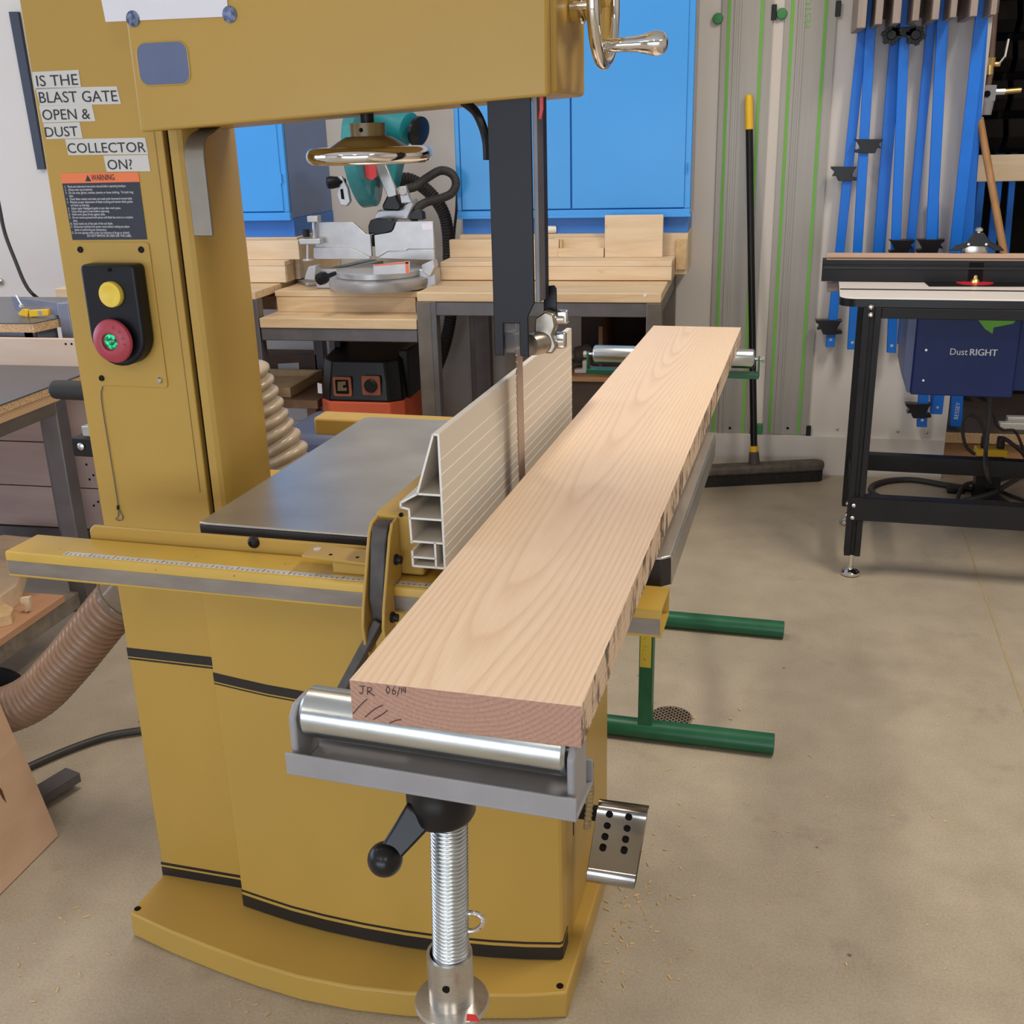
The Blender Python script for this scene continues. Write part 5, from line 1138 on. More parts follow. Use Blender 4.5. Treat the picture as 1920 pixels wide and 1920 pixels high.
mb.hose(hp, .027, .012, .003, 18); tag(mb.build('dust_hose', M['cord'], None, sharp=60), 'thick black hose dropping behind the bench from the mitre saw', 'hose')
mb = MB(); mb.tube(catmull([r.y(u, v, 4.60) for u, v in ((857, 350), (856, 390), (852, 430), (850, 460), (846, 520), (838, 590), (826, 650), (812, 700))], 6), .006, 8); tag(mb.build('power_cable', M['cord'], None), 'thin black cable hanging beside the thick hose at the back bench', 'cable')

# ================================================================ shop vacuum under the bench
YC = 3.99
x0, x1 = r.y(596, 740, YC).x, r.y(738, 740, YC).x
zl_, zo, zk = r.y(660, 753, YC).z, r.y(660, 790, YC).z, r.y(660, 678, YC).z
SV = thing('shop_vacuum', 'black and orange shop vacuum under the middle bay of the bench', 'vacuum', ((x0 + x1) / 2, YC + .2, 0))
dpt = .38
def oct_(x0, x1, y0, y1, c): return [(x0 + c, y0), (x1 - c, y0), (x1, y0 + c), (x1, y1 - c), (x1 - c, y1), (x0 + c, y1), (x0, y1 - c), (x0, y0 + c)]
mb = MB(); mb.pz(oct_(x0 - .004, x1 + .03, YC - .004, YC + dpt, .05), .05, zl_ - .0005); mb.build('tank', M['orange'], SV, bevel=.006)
mb = MB(); lo_ = oct_(x0, x1 + .026, YC, YC + dpt, .045); hi_ = oct_(x0 + .01, x1 + .01, YC + .02, YC + dpt - .01, .05)
A = [mb.bm.verts.new((x, y, zl_)) for x, y in lo_]; B = [mb.bm.verts.new((x, y, zk if y < YC + .1 else zk + .035)) for x, y in hi_]; mb.join(A, B); mb.bm.faces.new(A[::-1]); mb.bm.faces.new(B)
hdv = mb.build('motor_head', M['black_plastic'], SV, bevel=.008)
p, q = r.y(750, 654, YC + .12), r.y(769, 700, YC + .12)
mb = MB(); mb.box(p.x, q.x, YC + .10, YC + .30, q.z - .1, p.z); mb.build('handle_post', M['black_plastic'], hdv, bevel=.006); mb = MB(); mb.box(x0 + .005, x0 + .035, YC + .2, YC + .3, zk, zk + .045); mb.build('handle_post', M['black_plastic'], hdv, bevel=.006)
for u0, v0, u1, v1 in ((624, 706, 661, 743), (678, 704, 715, 741)):
    a, b = r.y(u0, v0, YC), r.y(u1, v1, YC)
    mb = MB(); mb.py(rrect(a.x, b.x, b.z, a.z, .008, 4), YC - .006, YC + .003); pn = mb.build('control_panel', mat('orange_panel', S(150, 84, 56), .5), hdv, bevel=.001)
    if u0 < 650:
        mb = MB(); mb.py(rrect(a.x + .011, b.x - .011, b.z + .011, a.z - .011, .004, 3), YC - .0075, YC - .0055); sc_ = mb.build('socket', M['dark'], pn)
        mb = MB(); mb.pix(r, [(633, 716), (648, 715), (648, 722), (643, 722), (643, 727), (650, 727), (650, 733), (633, 733)], YC - .0082, .0008); mb.build('label', mat('tan_label', S(112, 96, 60), .5), pn)
    else:
        c_ = (a + b) / 2; mb = MB(); mb.lathe((c_.x, YC - .006, c_.z), (0, -1, 0), [(.027, 0), (.027, .008), (.022, .012)], 28); mb.bar((c_.x - .01, YC - .02, c_.z - .006), (c_.x + .01, YC - .02, c_.z + .006), .008, .008, (0, 1, 0)); mb.build('dial', M['black_plastic'], pn)
mb = MB(); mb.pix(r, [(595, 718), (603, 720), (604, 738), (596, 737)], YC - .003, .004); mb.build('label', M['paper'], hdv)
for x in (x0 + .05, x1 - .04):
    for y in (YC + .06, YC + dpt - .06):
        mb = MB(); mb.cyl((x - .012, y, .03), (x + .012, y, .03), .029, seg=18); mb.build('caster', M['black_plastic'], SV)

# trays and boxes left of the vacuum
def bx(name, lab, cat, pxa, pxb, Y, dy, mt, z0=None, bevel=.002):
    a, b = r.y(*pxa, Y), r.y(*pxb, Y)
    mb = MB(); mb.box(a.x, b.x, Y, Y + dy, b.z if z0 is None else z0, a.z); return tag(mb.build(name, M[mt], None, bevel=bevel), lab, cat)
a, b = r.y(492, 752, 4.02), r.y(640, 830, 4.02)
zsh = a.z
mb = MB(); mb.box(a.x - .3, b.x, 4.38, 4.62, 0, .10) if False else mb.box(a.x - .25, x0 - .03, 4.05, 4.6, zsh - .035, zsh)
sh_ = thing('low_shelf', 'low brown wooden shelf left of the shop vacuum', 'shelf', (a.x, 4.3, 0)); mb.build('shelf_board', M['brownwood'], sh_, bevel=.002)
mb = MB(); mb.box(a.x - .2, a.x - .15, 4.1, 4.15, 0, zsh - .0355); mb.box(x0 - .10, x0 - .06, 4.1, 4.15, 0, zsh - .0355); mb.box(x0 - .10, x0 - .06, 4.5, 4.55, 0, zsh - .0355); mb.build('shelf_leg', M['brownwood'], sh_)
TR = thing('open_tray', 'open pine tray on the low shelf left of the shop vacuum', 'tray', (a.x, 4.2, zsh))
zt_t = r.y(545, 727, 4.09).z; xt1 = r.y(545, 740, 4.09).x; xt0 = xt1 - .42
mb = MB(); mb.box(xt0, xt1, 4.09, 4.45, zsh + .0005, zsh + .012); mb.box(xt0, xt1, 4.09, 4.11, zsh + .012, zt_t); mb.box(xt1 - .02, xt1, 4.11, 4.43, zsh + .012, zt_t); mb.box(xt0, xt1, 4.43, 4.45, zsh + .012, zt_t); mb.box(xt0, xt0 + .02, 4.11, 4.43, zsh + .012, zt_t)
mb.build('tray_body', M['pine_end'], TR, bevel=.002)
bx('brown_box', 'long brown box with a paper label behind the open pine tray', 'box', (470, 662), (598, 718), 4.50, .1, 'rack_dark', zsh + .001)
o = bpy.data.objects['brown_box']
mb = MB(); mb.pix(r, [(521, 682), (560, 680), (561, 692), (522, 694)], 4.4993, .0006); mb.build('label', M['tape_white'], o)
mb = MB(); q = m.y(575, 815, 2.75); q = Vector(world_of(q, 'm'))
mb.box(q.x - .1, q.x + .12, q.y, q.y + .3, .001, max(q.z, .3)); tag(mb.build('storage_case', mat('slate_case', S(66, 74, 100), .5), None, bevel=.03), 'slate blue case on the floor behind the band saw table', 'case')
# cubby cabinet under the right hand worktop
Yc = 4.02
xa_, xb_ = r.y(1058, 700, Yc).x, r.y(1222, 640, Yc).x
CB = thing('cubby_shelf', 'dark brown cubby shelf under the right hand worktop', 'shelf', ((xa_ + xb_) / 2, 4.3, 0))
zc0 = r.y(1100, 707, Yc).z
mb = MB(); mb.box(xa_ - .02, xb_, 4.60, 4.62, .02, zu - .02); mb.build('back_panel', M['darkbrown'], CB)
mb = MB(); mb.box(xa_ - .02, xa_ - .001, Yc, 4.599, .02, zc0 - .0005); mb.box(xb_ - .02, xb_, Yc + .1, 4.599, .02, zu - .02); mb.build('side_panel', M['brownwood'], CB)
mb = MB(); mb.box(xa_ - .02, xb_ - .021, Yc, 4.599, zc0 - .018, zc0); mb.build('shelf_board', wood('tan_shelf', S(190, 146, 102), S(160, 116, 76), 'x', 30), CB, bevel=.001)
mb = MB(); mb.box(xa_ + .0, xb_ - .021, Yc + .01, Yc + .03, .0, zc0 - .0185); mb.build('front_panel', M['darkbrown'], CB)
pq = [r.y(u, v, 4.2) for u, v in ((1122, 700), (1122, 616), (1126, 608), (1144, 598), (1150, 598), (1150, 700))]
mb = MB(); mb.box(pq[0].x, pq[0].x + .016, 4.2, 4.598, zc0 + .0005, r.y(1122, 612, 4.2).z); mb.build('divider', M['brownwood'], CB, bevel=.001)
pq = [r.y(u, v, 4.08) for u, v in ((1077, 706), (1077, 699), (1092, 698), (1092, 683), (1103, 681), (1104, 693), (1121, 700), (1120, 706))]
dzz = pq[0].z - zc0 - .0006
mb = MB(); mb.prism([(p.x, p.y, p.z - dzz) for p in pq], (0, .03, 0)); tag(mb.build('white_bracket', M['white'], None, bevel=.002), 'white plastic bracket on the cubby shelf edge', 'bracket')
mb = MB(); c_ = r.y(1090, 668, 4.2)
mb.lathe(c_ + Vector((-.03, 0, 0)), (1, .2, .25), [(.02, 0), (.034, .01), (.034, .06), (.024, .075)], 18); mb.bar((c_.x - .045, 4.2, c_.z - .02), (c_.x - .02, 4.2, zc0 + .001), .018, .018, (0, 1, 0)); mb.bar((c_.x + .01, 4.2, c_.z - .02), (c_.x - .06, 4.18, zc0 + .001), .016, .016, (0, 1, 0))
tag(mb.build('power_tool', mat('grey_tool', S(96, 88, 84), .5, var=.3), None), 'small grey tool standing on the cubby shelf behind the green roller', 'tool')

# ================================================================ guide rails on the back wall
def track(lab, ua, ub, txt=None):
    x0, x1 = r.y(ua, 600, WY).x, r.y(ub, 600, WY).x
    zb_, zt_ = r.y((ua + ub) / 2 - 12, 812, WY).z, 2.55
    w = x1 - x0
    o = thing('guide_rail', lab, 'guide rail', ((x0 + x1) / 2, WY - .01, zb_), 'r', 'aluminium guide rails hung on the back wall')
    Yf = WY - .014
    mb = MB(); prof = [(0, 0), (0, -.006), (.05, -.006), (.05, -.014), (.056, -.014), (.056, -.009), (.068, -.009), (.068, -.014), (.074, -.014), (.074, -.006), (w - .03, -.006), (w - .03, -.009), (w, -.009), (w, 0)]
    mb.pz([(x0 + a, WY - .002 + b) for a, b in prof], zb_, zt_); mb.build('rail_extrusion', M['track'], o)
    for a in (.028, w - .040):
        mb = MB(); mb.box(x0 + a - .006, x0 + a + .006, WY - .0105, WY - .0079, zb_ + .002, zt_); mb.build('glide_strip', M['strip_green'], o)
    mb = MB(); q = r.y((ua + ub) / 2 - 8, 803, WY - .01); mb.cyl((q.x, WY - .0086, q.z), (q.x, WY - .0075, q.z), .006, seg=14); mb.build('hang_hole', M['dark'], o)
    mb = MB(); mb.box(x1 - .008, x1 + .012, WY - .016, WY - .011, zb_ - .008, zb_ + .04); mb.build('end_clip', M['black_plastic'], o, bevel=.002)
    mb = MB(); q = r.y(1444 if ua < 1400 else 1568, 24 if ua < 1400 else 17, WY); mb.box(x1 - .006, x1 + .014, WY - .017, WY - .011, q.z - .028, q.z + .028); mb.build('edge_clip', M['black_plastic'], o, bevel=.002)
    return o, x0, x1, zb_
g1, a0, a1, zA = track('aluminium guide rail with green strips, nearer the blue cabinet, behind the broom handle', 1333, 1420)
g2, b0, b1, zB_ = track('aluminium guide rail with green lettering, nearer the blue clamps', 1441, 1529)
q = r.y(1519, 52, WY - .009)
mb = MB(); mb.text('FESTOOL', (q.x, WY - .0085, q.z), (0, 0, 1), (-1, 0, 0), .165, .026); mb.build('lettering', M['strip_green'], g2)
for u, v, o_, lab in ((1346, 35, g1, 1), (1466, 26, g2, 1)):
    q = r.y(u, v, WY - .01); mb = MB(); mb.lathe((q.x, WY - .003, q.z), (0, -1, 0), [(.02, 0), (.021, .01), (.018, .016), (.005, .018)], 24); mb.build('wall_knob', M['knob_green'], o_)
q = r.y(1424, 804, WY - .01); mb = MB(); mb.box(q.x - .012, q.x + .012, WY - .02, WY - .002, q.z - .024, q.z + .024); tag(mb.build('rail_bracket', M['knob_green'], None, bevel=.003), 'small green bracket on the wall between the feet of the two guide rails', 'bracket')
mb = MB()
for u, v in ((1570, 804), (1683, 808), (1737, 811)):
    q = r.y(u, v, WY); mb.lathe(q, (0, -1, 0), [(.007, 0), (.006, .004), (.003, .005)], 10)
o = mb.build('trim_3', M['steel'], None); o['kind'] = 'structure'

# ================================================================ push broom
e0, e1 = r.z(1300, 916, 0.0), r.z(1548, 903, 0.0)
dx_ = (e1 - e0).normalized(); nb = Vector((-dx_.y, dx_.x, 0))
hp0 = r.y(1413, 862, (e0.y + e1.y) / 2 + .03)
BRM = thing('push_broom', 'push broom with black handle and yellow grip leaning against the guide rails', 'broom', ((e0.x + e1.x) / 2, (e0.y + e1.y) / 2, 0))
def stadium(c, w, d, n=8):
    out = []
    for k in range(n + 1): t = -PI / 2 + PI * k / n; out.append(c + dx_ * (w / 2 - d / 2 + d / 2 * math.cos(t)) + nb * (d / 2 * math.sin(t)))
    for k in range(n + 1): t = PI / 2 + PI * k / n; out.append(c + dx_ * (-(w / 2 - d / 2) + d / 2 * math.cos(t)) + nb * (d / 2 * math.sin(t)))
    return out
wb = (e1 - e0).length; cb = (e0 + e1) / 2 + nb * .035
mb = MB(); mb.prism([p + Vector((0, 0, .001)) for p in stadium(cb, wb - .01, .065)], (0, 0, .045)); mb.build('bristles', mat('black_bristle', S(30, 27, 25), .8, var=.4, vs=80), BRM)
mb = MB(); mb.prism([p + Vector((0, 0, .046)) for p in stadium(cb, wb, .075)], (0, 0, .04)); mb.build('broom_block', mat('dusty_block', S(92, 84, 76), .7, var=.3, vs=30), BRM, bevel=.012)
tp = r.y(1404, 178, WY - .03)
hd0 = Vector((hp0.x, hp0.y, .08)); hd0 = r.y(1414, 868, cb.y)
mb = MB(); dirp = (tp - hd0).normalized(); mb.cyl(hd0 - dirp * .02, hd0 + dirp * .05, .026, .02, 18); mb.build('socket', mat('grey_socket', S(78, 72, 68), .6), BRM)
mb = MB(); mb.cyl(hd0 + dirp * .045, hd0 + dirp * .075, .0185, seg=18); mb.build('collar', M['yellow'], BRM)
mb = MB(); mb.cyl(hd0 + dirp * .07, tp - dirp * .13, .0145, seg=18); mb.build('handle', M['black_plastic'], BRM)
mb = MB(); mb.lathe(tp - dirp * .132, dirp, [(.012, 0), (.0165, .002), (.0165, .11), (.014, .128), (.006, .134)], 18); mb.build('hand_grip', M['yellow'], BRM)

# ================================================================ router table
RZT = 0.935
fy = m.z(1575, 558, RZT).y
fx = m.z(1575, 558, RZT).x
RT = thing('router_table', 'black framed router table with white top and pinkish brown fence board', 'router table', (fx + .5, fy + .35, 0), 'm')
def T(name, mb, mt, par=None, bevel=0, lab=None):
    o = mb.build(name, M[mt] if isinstance(mt, str) else mt, par or RT, bevel=bevel)
    if lab: o['label'] = lab
    return o
WX = 1.35
outl = rrect(fx, fx + WX, fy, fy + .68, .05, 6)
mb = MB(); mb.pz(outl, RZT - .004, RZT); tt = T('table_top', mb, mat('white_laminate', S(232, 226, 222), .35, var=.02), None, .001, 'white laminate top')
mb = MB(); mb.pz([(x, y) for x, y in outl], RZT - .028, RZT - .0042); T('top_edge', mb, 'black_plastic', tt)
ys_ = m.z(1700, 543.5, RZT).y
mb = MB(); mb.box(fx + .002, fx + WX - .002, ys_ - .012, ys_ + .012, RZT - .001, RZT + .0006); T('mitre_slot', mb, 'black_paint', tt)
lY = 3.535
lx0_, lx1_ = m.y(1619, 598, lY).x, m.y(1652, 598, lY).x
zl = m.y(1600, 1043, lY).z
zfr = RZT - .029
rearY = m.z(1640, 850, m.y(1640, 934, lY).z).y
bz1, bz0 = m.y(1640, 934, lY).z, m.y(1640, 977, lY).z
def leg(x0, x1, y0):
    d_ = x1 - x0; w = .05
    mb = MB(); s = .007
    pr = [(x0, y0), (x0 + d_ / 2 - s, y0), (x0 + d_ / 2 - s, y0 + .008), (x0 + d_ / 2 + s, y0 + .008), (x0 + d_ / 2 + s, y0), (x1, y0), (x1, y0 + w), (x0, y0 + w), (x0, y0 + w / 2 + s), (x0 + .008, y0 + w / 2 + s), (x0 + .008, y0 + w / 2 - s), (x0, y0 + w / 2 - s)]
    mb.pz(pr, zl, zfr); o = T('leg', mb, 'black_paint', None, .0015)
    mb = MB(); cx, cy = (x0 + x1) / 2, y0 + w / 2
    mb.lathe((cx, cy, .0005), (0, 0, 1), [(.026, 0), (.031, .004), (.031, .012), (.022, .02), (.010, .024), (.010, .03), (.0065, .031), (.0065, zl + .01)], 28); T('levelling_foot', mb, 'chrome', o)
    return o
lg = leg(lx0_, lx1_, lY)
leg(lx0_, lx1_, rearY - .02); leg(fx + WX - .12, fx + WX - .05, lY); leg(fx + WX - .12, fx + WX - .05, rearY - .02)
mb = MB()
for u, v in ((1633.5, 576), (1633, 591), (1601, 948), (1598.5, 971)):
    q = m.y(u, v, lY - .001); mb = MB(); mb.lathe((q.x, lY, q.z), (0, -1, 0), [(.0085, 0), (.0085, .002), (.005, .006), (.002, .0065)], 16); T('bolt', mb, 'chrome', lg)
for v in (945, 966):
    q = m.y(1583, v, lY + .02); mb = MB(); mb.lathe((lx0_, lY + .03, q.z), (-1, 0, 0), [(.008, 0), (.008, .002), (.004, .006)], 12); T('bolt', mb, 'chrome', lg)
xr_e = fx + WX - .05
mb = MB(); mb.box(lx1_ + .0005, xr_e, lY - .002, lY + .04, m.y(1700, 598, lY).z, zfr); T('upper_beam', mb, 'black_paint', None, .002)
mb = MB(); mb.box(lx0_ + .01, xr_e, lY - .004, lY - .0005, bz0, bz1); mb.box(lx0_ + .01, xr_e, lY - .004, lY + .045, bz1 - .003, bz1); T('lower_beam', mb, 'black_paint', None, .001)
zrt, zrb = m.y(1640, 851, rearY).z, m.y(1640, 881, rearY).z
mb = MB(); mb.box(lx1_ + .0005, xr_e, rearY - .012, rearY + .03, zrb, zrt); T('rear_beam', mb, 'black_paint', None, .002)
for y0, y1 in ((lY + .051, rearY - .021),):
    mb = MB(); mb.box(lx0_ + .01, lx0_ + .05, y0, y1, bz0 + .01, bz1 - .0035); T('side_beam', mb, 'black_paint', None, .002); mb = MB(); mb.box(lx0_ + .01, lx0_ + .05, y0, y1, m.y(1700, 598, lY).z, zfr); T('side_beam', mb, 'black_paint', None, .002)
# fence
yf = m.z(1700, 529.5, RZT).y
p0, p1 = m.y(1542, 494, yf), m.y(1542, 529, yf)
FN = MB(); FN.box(p0.x, fx + WX, yf, yf + .012, RZT + .0008, p0.z); FN.box(p0.x, fx + WX, yf - .001, yf + .07, p0.z - .004, p0.z + .012)
fn = T('fence', FN, 'black_paint', None, .0015, 'long black fence')
mb = MB(); mb.box(p0.x + .004, fx + WX, yf - .004, yf - .0005, p0.z - .016, p0.z - .010); T('fence_groove', mb, 'black_plastic', fn)
a, b = m.y(1551, 475, yf + .006), m.y(1551, 491, yf + .006)
mdf = wood('mdf_board', S(196, 164, 142), S(180, 148, 126), 'x', 20, fine=.15)
mb = MB(); mb.box(a.x, fx + WX, yf + .004, yf + .03, b.z + .002, a.z); mb.box(a.x, fx + WX, yf + .01, yf + .03, b.z - .004, b.z + .003); T('sacrificial_board', mb, mdf, fn, .001)
mb = MB(); mb.box(a.x + .002, fx + WX, yf + .003, yf + .006, (a.z + b.z) / 2 - .003, (a.z + b.z) / 2 + .001); T('board_groove', mb, 'rack_dark', fn)
q0, q1 = m.y(1818, 492, yf), m.y(1842, 521, yf)
mb = MB(); mb.box(q0.x, q1.x, yf - .002, yf + .0, RZT + .004, q0.z); T('bit_opening', mb, 'dark', fn)
q = [m.z(u, v, RZT + .0008) for u, v in ((1733, 529.6), (1742, 537.2), (1930, 537.5), (1930, 529.6))]
mb = MB(); mb.prism(q, (0, 0, .001)); ins = T('insert_plate', mb, 'black_plastic', tt)
q = m.z(1828, 531, RZT + .002); mb = MB(); mb.lathe((q.x, q.y + .01, RZT + .0018), (0, 0, 1), [(.058, 0), (.058, .0015), (.035, .003), (.01, .0035)], 36); T('insert_ring', mb, mat('red_ring', S(196, 40, 52), .4), ins)
mb = MB(); mb.lathe((q.x, q.y, RZT + .005), (0, 0, 1), [(.016, 0), (.013, .008), (.008, .012), (.006, .022), (.003, .024)], 18); T('router_bit', mb, 'brass', ins)
# fence end bracket
mb = MB(); mb.pix(m, [(1550, 530), (1575, 530), (1575, 546), (1550, 548)], yf + .02, .03); T('end_bracket', mb, 'rack_wood', fn, .002)
# black triangular jig with chrome knob on the fence
mb = MB(); yj = yf + .012
mb.pix(m, [(1780, 470.5), (1794, 460), (1812, 455), (1826, 437), (1846, 437), (1858, 454), (1876, 462), (1884, 470.5), (1866, 470.5), (1852, 462), (1818, 462), (1796, 470.5)], yj, .018); JG = tag(mb.build('feather_guard', M['black_plastic'], None, 'm', bevel=.002), 'black arched guard with a steel knob on top of the router fence', 'guard')
mb = MB(); q = m.y(1836, 432, yj + .009); mb.lathe(q - Vector((0, 0, .012)), (0, 0, 1), [(.006, 0), (.006, .008), (.012, .01), (.013, .016), (.008, .021)], 18); mb.build('knob', M['zinc'], JG)
mb = MB(); q = m.y(1828, 468, yj + .03); mb.lathe(q, (0, -1, 0), [(.038, -.005), (.04, .0), (.032, .012), (.02, .016)], 28); mb.build('dust_port', M['steel'], JG)
for u in (1816, 1849):
    q = m.y(u, 458, yj); mb = MB(); mb.cyl(q, q + Vector((0, -.002, 0)), .004, seg=10); mb.build('rivet', M['zinc'], JG)
# dust box below
yd = 3.76
qa, qb = m.y(1721, 600, yd), m.y(1711, 740, yd)
xR = m.y(1909, 660, yd).x
mb = MB(); mb.box(qa.x, xR, yd, yd + .32, qb.z, RZT - .0285)
db = T('dust_box', mb, 'navy', None, .004, 'navy steel dust box with white lettering')
mb = MB(); mb.py([(qa.x - .03, RZT - .03), (qa.x - .03, qb.z + .07), (qa.x - .012, qb.z + .006), (qa.x - .0005, qb.z + .002), (qa.x - .0005, RZT - .03)], yd + .012, yd + .31); T('side_flange', mb, mat('navy_reflection', S(92, 102, 140), .4), db, .002)  # same navy enamel, its grey-blue reflection painted in as a paler colour
mb = MB(); mb.box(xR + .0005, xR + .05, yd + .02, yd + .31, qb.z + .02, RZT - .029); T('side_flange', mb, 'navy', db, .003)
a, b = m.y(1781, 665, yd - .0006), m.y(1814, 664.5, yd - .0006); mb = MB(); mb.text('Dust', a, (1, 0, 0), (0, 0, 1), (b - a).length, .0215)
a, b = m.y(1818, 666, yd - .0006), m.y(1869, 667, yd - .0006); mb.text('RIGHT', a, (1, 0, 0), (0, 0, 1), (b - a).length, .0215); mb.text('RIGHT', a + Vector((.0012, -.0001, 0)), (1, 0, 0), (0, 0, 1), (b - a).length, .0215); T('lettering', mb, 'white_ink', db)
for u, v in ((1736.5, 656), (1731, 713)):
    q = m.y(u, v, yd); mb = MB(); mb.lathe((q.x, yd, q.z), (0, -1, 0), [(.005, 0), (.004, .003)], 12); T('screw', mb, 'zinc', db)
mb = MB(); q = [m.y(u, v, yd - .004) for u, v in ((1831, 596), (1909, 587), (1910, 596), (1899, 607), (1863, 614), (1861, 626), (1847, 617))]
mb.prism(q, (0, .001, 0)); tag(mb.build('painter_tape', M['tape_green'], None, 'm'), 'scrap of green masking tape stuck on the navy dust box of the router table', 'tape')

# ================================================================ blue parallel clamps and their rack
RKY = 4.40
RK = thing('clamp_rack', 'wooden rack with downward arms holding the blue clamps on the back wall', 'rack', (r.y(1735, 20, 4.6).x, 4.6, 1.85))
za_ = r.y(1700, 44, 4.66).z
mb = MB(); mb.box(r.y(1607, 0, 4.66).x, r.y(1875, 0, 4.66).x, 4.66, WY - .001, za_ + .02, 2.3); mb.build('back_board', M['rack_dark'], RK, bevel=.002)
for u0, u1, v in ((1606, 1623, 53), (1640, 1654, 46), (1673, 1688, 44), (1710, 1723, 39), (1747, 1760, 37), (1781, 1793, 33), (1818, 1832, 31), (1857, 1868, 28)):
    a, b = r.y(u0, v, RKY), r.y(u1, v, RKY)
    mb = MB(); mb.box(a.x, b.x, RKY, 4.655, a.z, 2.3); mb.build('rack_arm', M['rack_wood'], RK, bevel=.002)
def clamp(lab, u0, v0, u1, v1, Y0, Y1, w=.036, jaws=(), texts=False, holes=True):
    a, b = r.y(u0, v0, Y0), r.y(u1, v1, Y1)
    b_top = a + (a - b).normalized() * .22
    o = thing('bar_clamp', lab, 'clamp', (b.x, Y1, b.z), 'r', 'blue bar clamps hanging on the rack')
    mb = MB(); mb.bar(b_top, b, w, .014, (1, 0, 0)) if False else None
    mb = MB(); d = (b - b_top).normalized(); sx = Vector((w / 2, 0, 0)); sy = Vector((0, .008, 0))
    mb.hexa([b - sx - sy, b + sx - sy, b + sx + sy, b - sx + sy, b_top - sx - sy, b_top + sx - sy, b_top + sx + sy, b_top - sx + sy]); mb.build('bar', M['clamp_blue'], o, bevel=.002)
    for (u, v, wu, flip) in jaws:
        t_ = (v - v0) / (v1 - v0); Yj = Y0 + (Y1 - Y0) * t_ - .022
        s = -1 if flip else 1
        h_ = 1.25; pts = [(a_, v + (b_ - v) * h_) for a_, b_ in ((u - s * wu, v - 11), (u + s * wu * 1.02, v - 11.5), (u + s * wu * 1.0, v - 8), (u + s * wu * .72, v - 4), (u + s * wu * .92, v + 3), (u + s * wu * .62, v + 2), (u + s * wu * .45, v + 10), (u - s * wu * .35, v + 10), (u - s * wu * .95, v + 9), (u - s * wu * .98, v + 5), (u - s * wu * .55, v + 3), (u - s * wu * .8, v - 7))]
        mb = MB(); mb.pix(r, pts, Yj, .045); mb.build('sliding_jaw', M['black_plastic'], o, bevel=.0015)
    if holes:
        mb = MB(); q = b - d * .03; mb.cyl(q + Vector((0, -.0085, 0)), q + Vector((0, -.0078, 0)), .006, seg=12); mb.build('end_mark', M['zinc'], o)
    return o
YC1 = 4.60
clamp('leftmost blue clamp on the rack, leaning left with a low black jaw', 1617, 60, 1556, 650, YC1 + .03, YC1 + .03, jaws=((1583, 327, 24, True), (1555, 615, 25, True)))
clamp('second blue clamp from the left, black jaw halfway down', 1634, 30, 1597, 655, YC1 - .02, YC1 - .01, jaws=((1629, 275, 26, False),))
clamp('dark blue wide clamp behind the third rack slot', 1679, 86, 1634, 640, YC1 + .04, YC1 + .04, .045)
clamp('blue clamp under the black starred jaw near the rack', 1697, 30, 1671, 661, YC1 - .03, YC1 - .01, jaws=((1691, 464, 24, False),))
clamp('dark blue clamp between the starred jaw and the bright blue pair', 1744, 64, 1690, 645, YC1 + .04, YC1 + .04, .034)
clamp('bright blue straight clamp with a black jaw at its foot', 1768, 26, 1728, 800, YC1 - .03, YC1 - .02, .04, jaws=((1745, 463, 26, False), (1723, 772, 24, True)))
clamp('bright blue clamp leaning across the edge of the white wall', 1842, 14, 1756, 776, YC1 - .05, YC1 + .02, .043)
clamp('dull blue clamp at the right end, half hidden behind the bright leaning one', 1836, 120, 1800, 640, YC1 + .02, YC1 + .03, .04, holes=False)
clamp('slim blue bar ending just right of the dust box bottom corner', 1753, 470, 1750, 775, YC1 + .04, YC1 + .04, .026)
# starred jaw near the rack
SJ = MB()
for u in (1671, 1716):
    q = r.y(u, 66, YC1 - .05)
    for k in range(6):
        t = PI * k / 6 + .3; dv = Vector((math.cos(t), 0, math.sin(t))) * (.036 if k % 2 else .03); SJ.bar(q - dv, q + dv, .03, .014, (0, 0, 1) if abs(dv.x) > abs(dv.z) else (1, 0, 0))
    SJ.lathe(q, (0, -1, 0), [(.02, -.01), (.024, 0), (.016, .02)], 16)
q0, q1 = r.y(1671, 60, YC1 - .05), r.y(1716, 60, YC1 - .05); SJ.bar(q0, q1, .03, .03)
tag(SJ.build('clamp_jaw', M['black_plastic'], None, bevel=.001), 'black starred clamp jaw just below the rack', 'clamp jaw')

# ================================================================ dark recess at the right edge
YR = 5.0
a = r.y(1836, 291, YR); b = r.y(1836, 341, YR)
mb = MB(); mb.box(wr + .001, 2.2, YR, YR + .04, b.z, a.z); tag(mb.build('wooden_rail', M['pine'], None, bevel=.003), 'pale wooden rail across the dark recess at the right edge', 'rail')
BC = thing('storage_rack', 'black rack of small dark bins above the wooden rail in the recess', 'storage rack', (wr + .4, YR + .3, a.z))
mb = MB(); mb.box(wr + .01, 2.2, YR + .2, YR + .5, a.z + .001, 2.34); mb.build('rack_body', M['dark'], BC)
for j in range(5):
    for i in range(5):
        x = wr + .03 + i * .15; z = a.z + .02 + j * .15
        mb = MB(); mb.px([(YR + .06, z + .05), (YR + .10, z), (YR + .198, z), (YR + .198, z + .12), (YR + .10, z + .12)], x, x + .13); mb.build('bin', M['dark'], BC, bevel=.004)
sz = r.y(1850, 814, 4.80).z; sz2 = r.y(1850, 832, 4.80).z
LS = thing('low_shelf', 'low particle board shelf on a brown plywood base in the recess', 'shelf', (wr + .5, 5.1, 0))
mb = MB(); mb.box(wr + .001, 2.2, 4.812, 5.58, sz2, sz); mb.build('shelf_board', M['darkbrown'], LS)
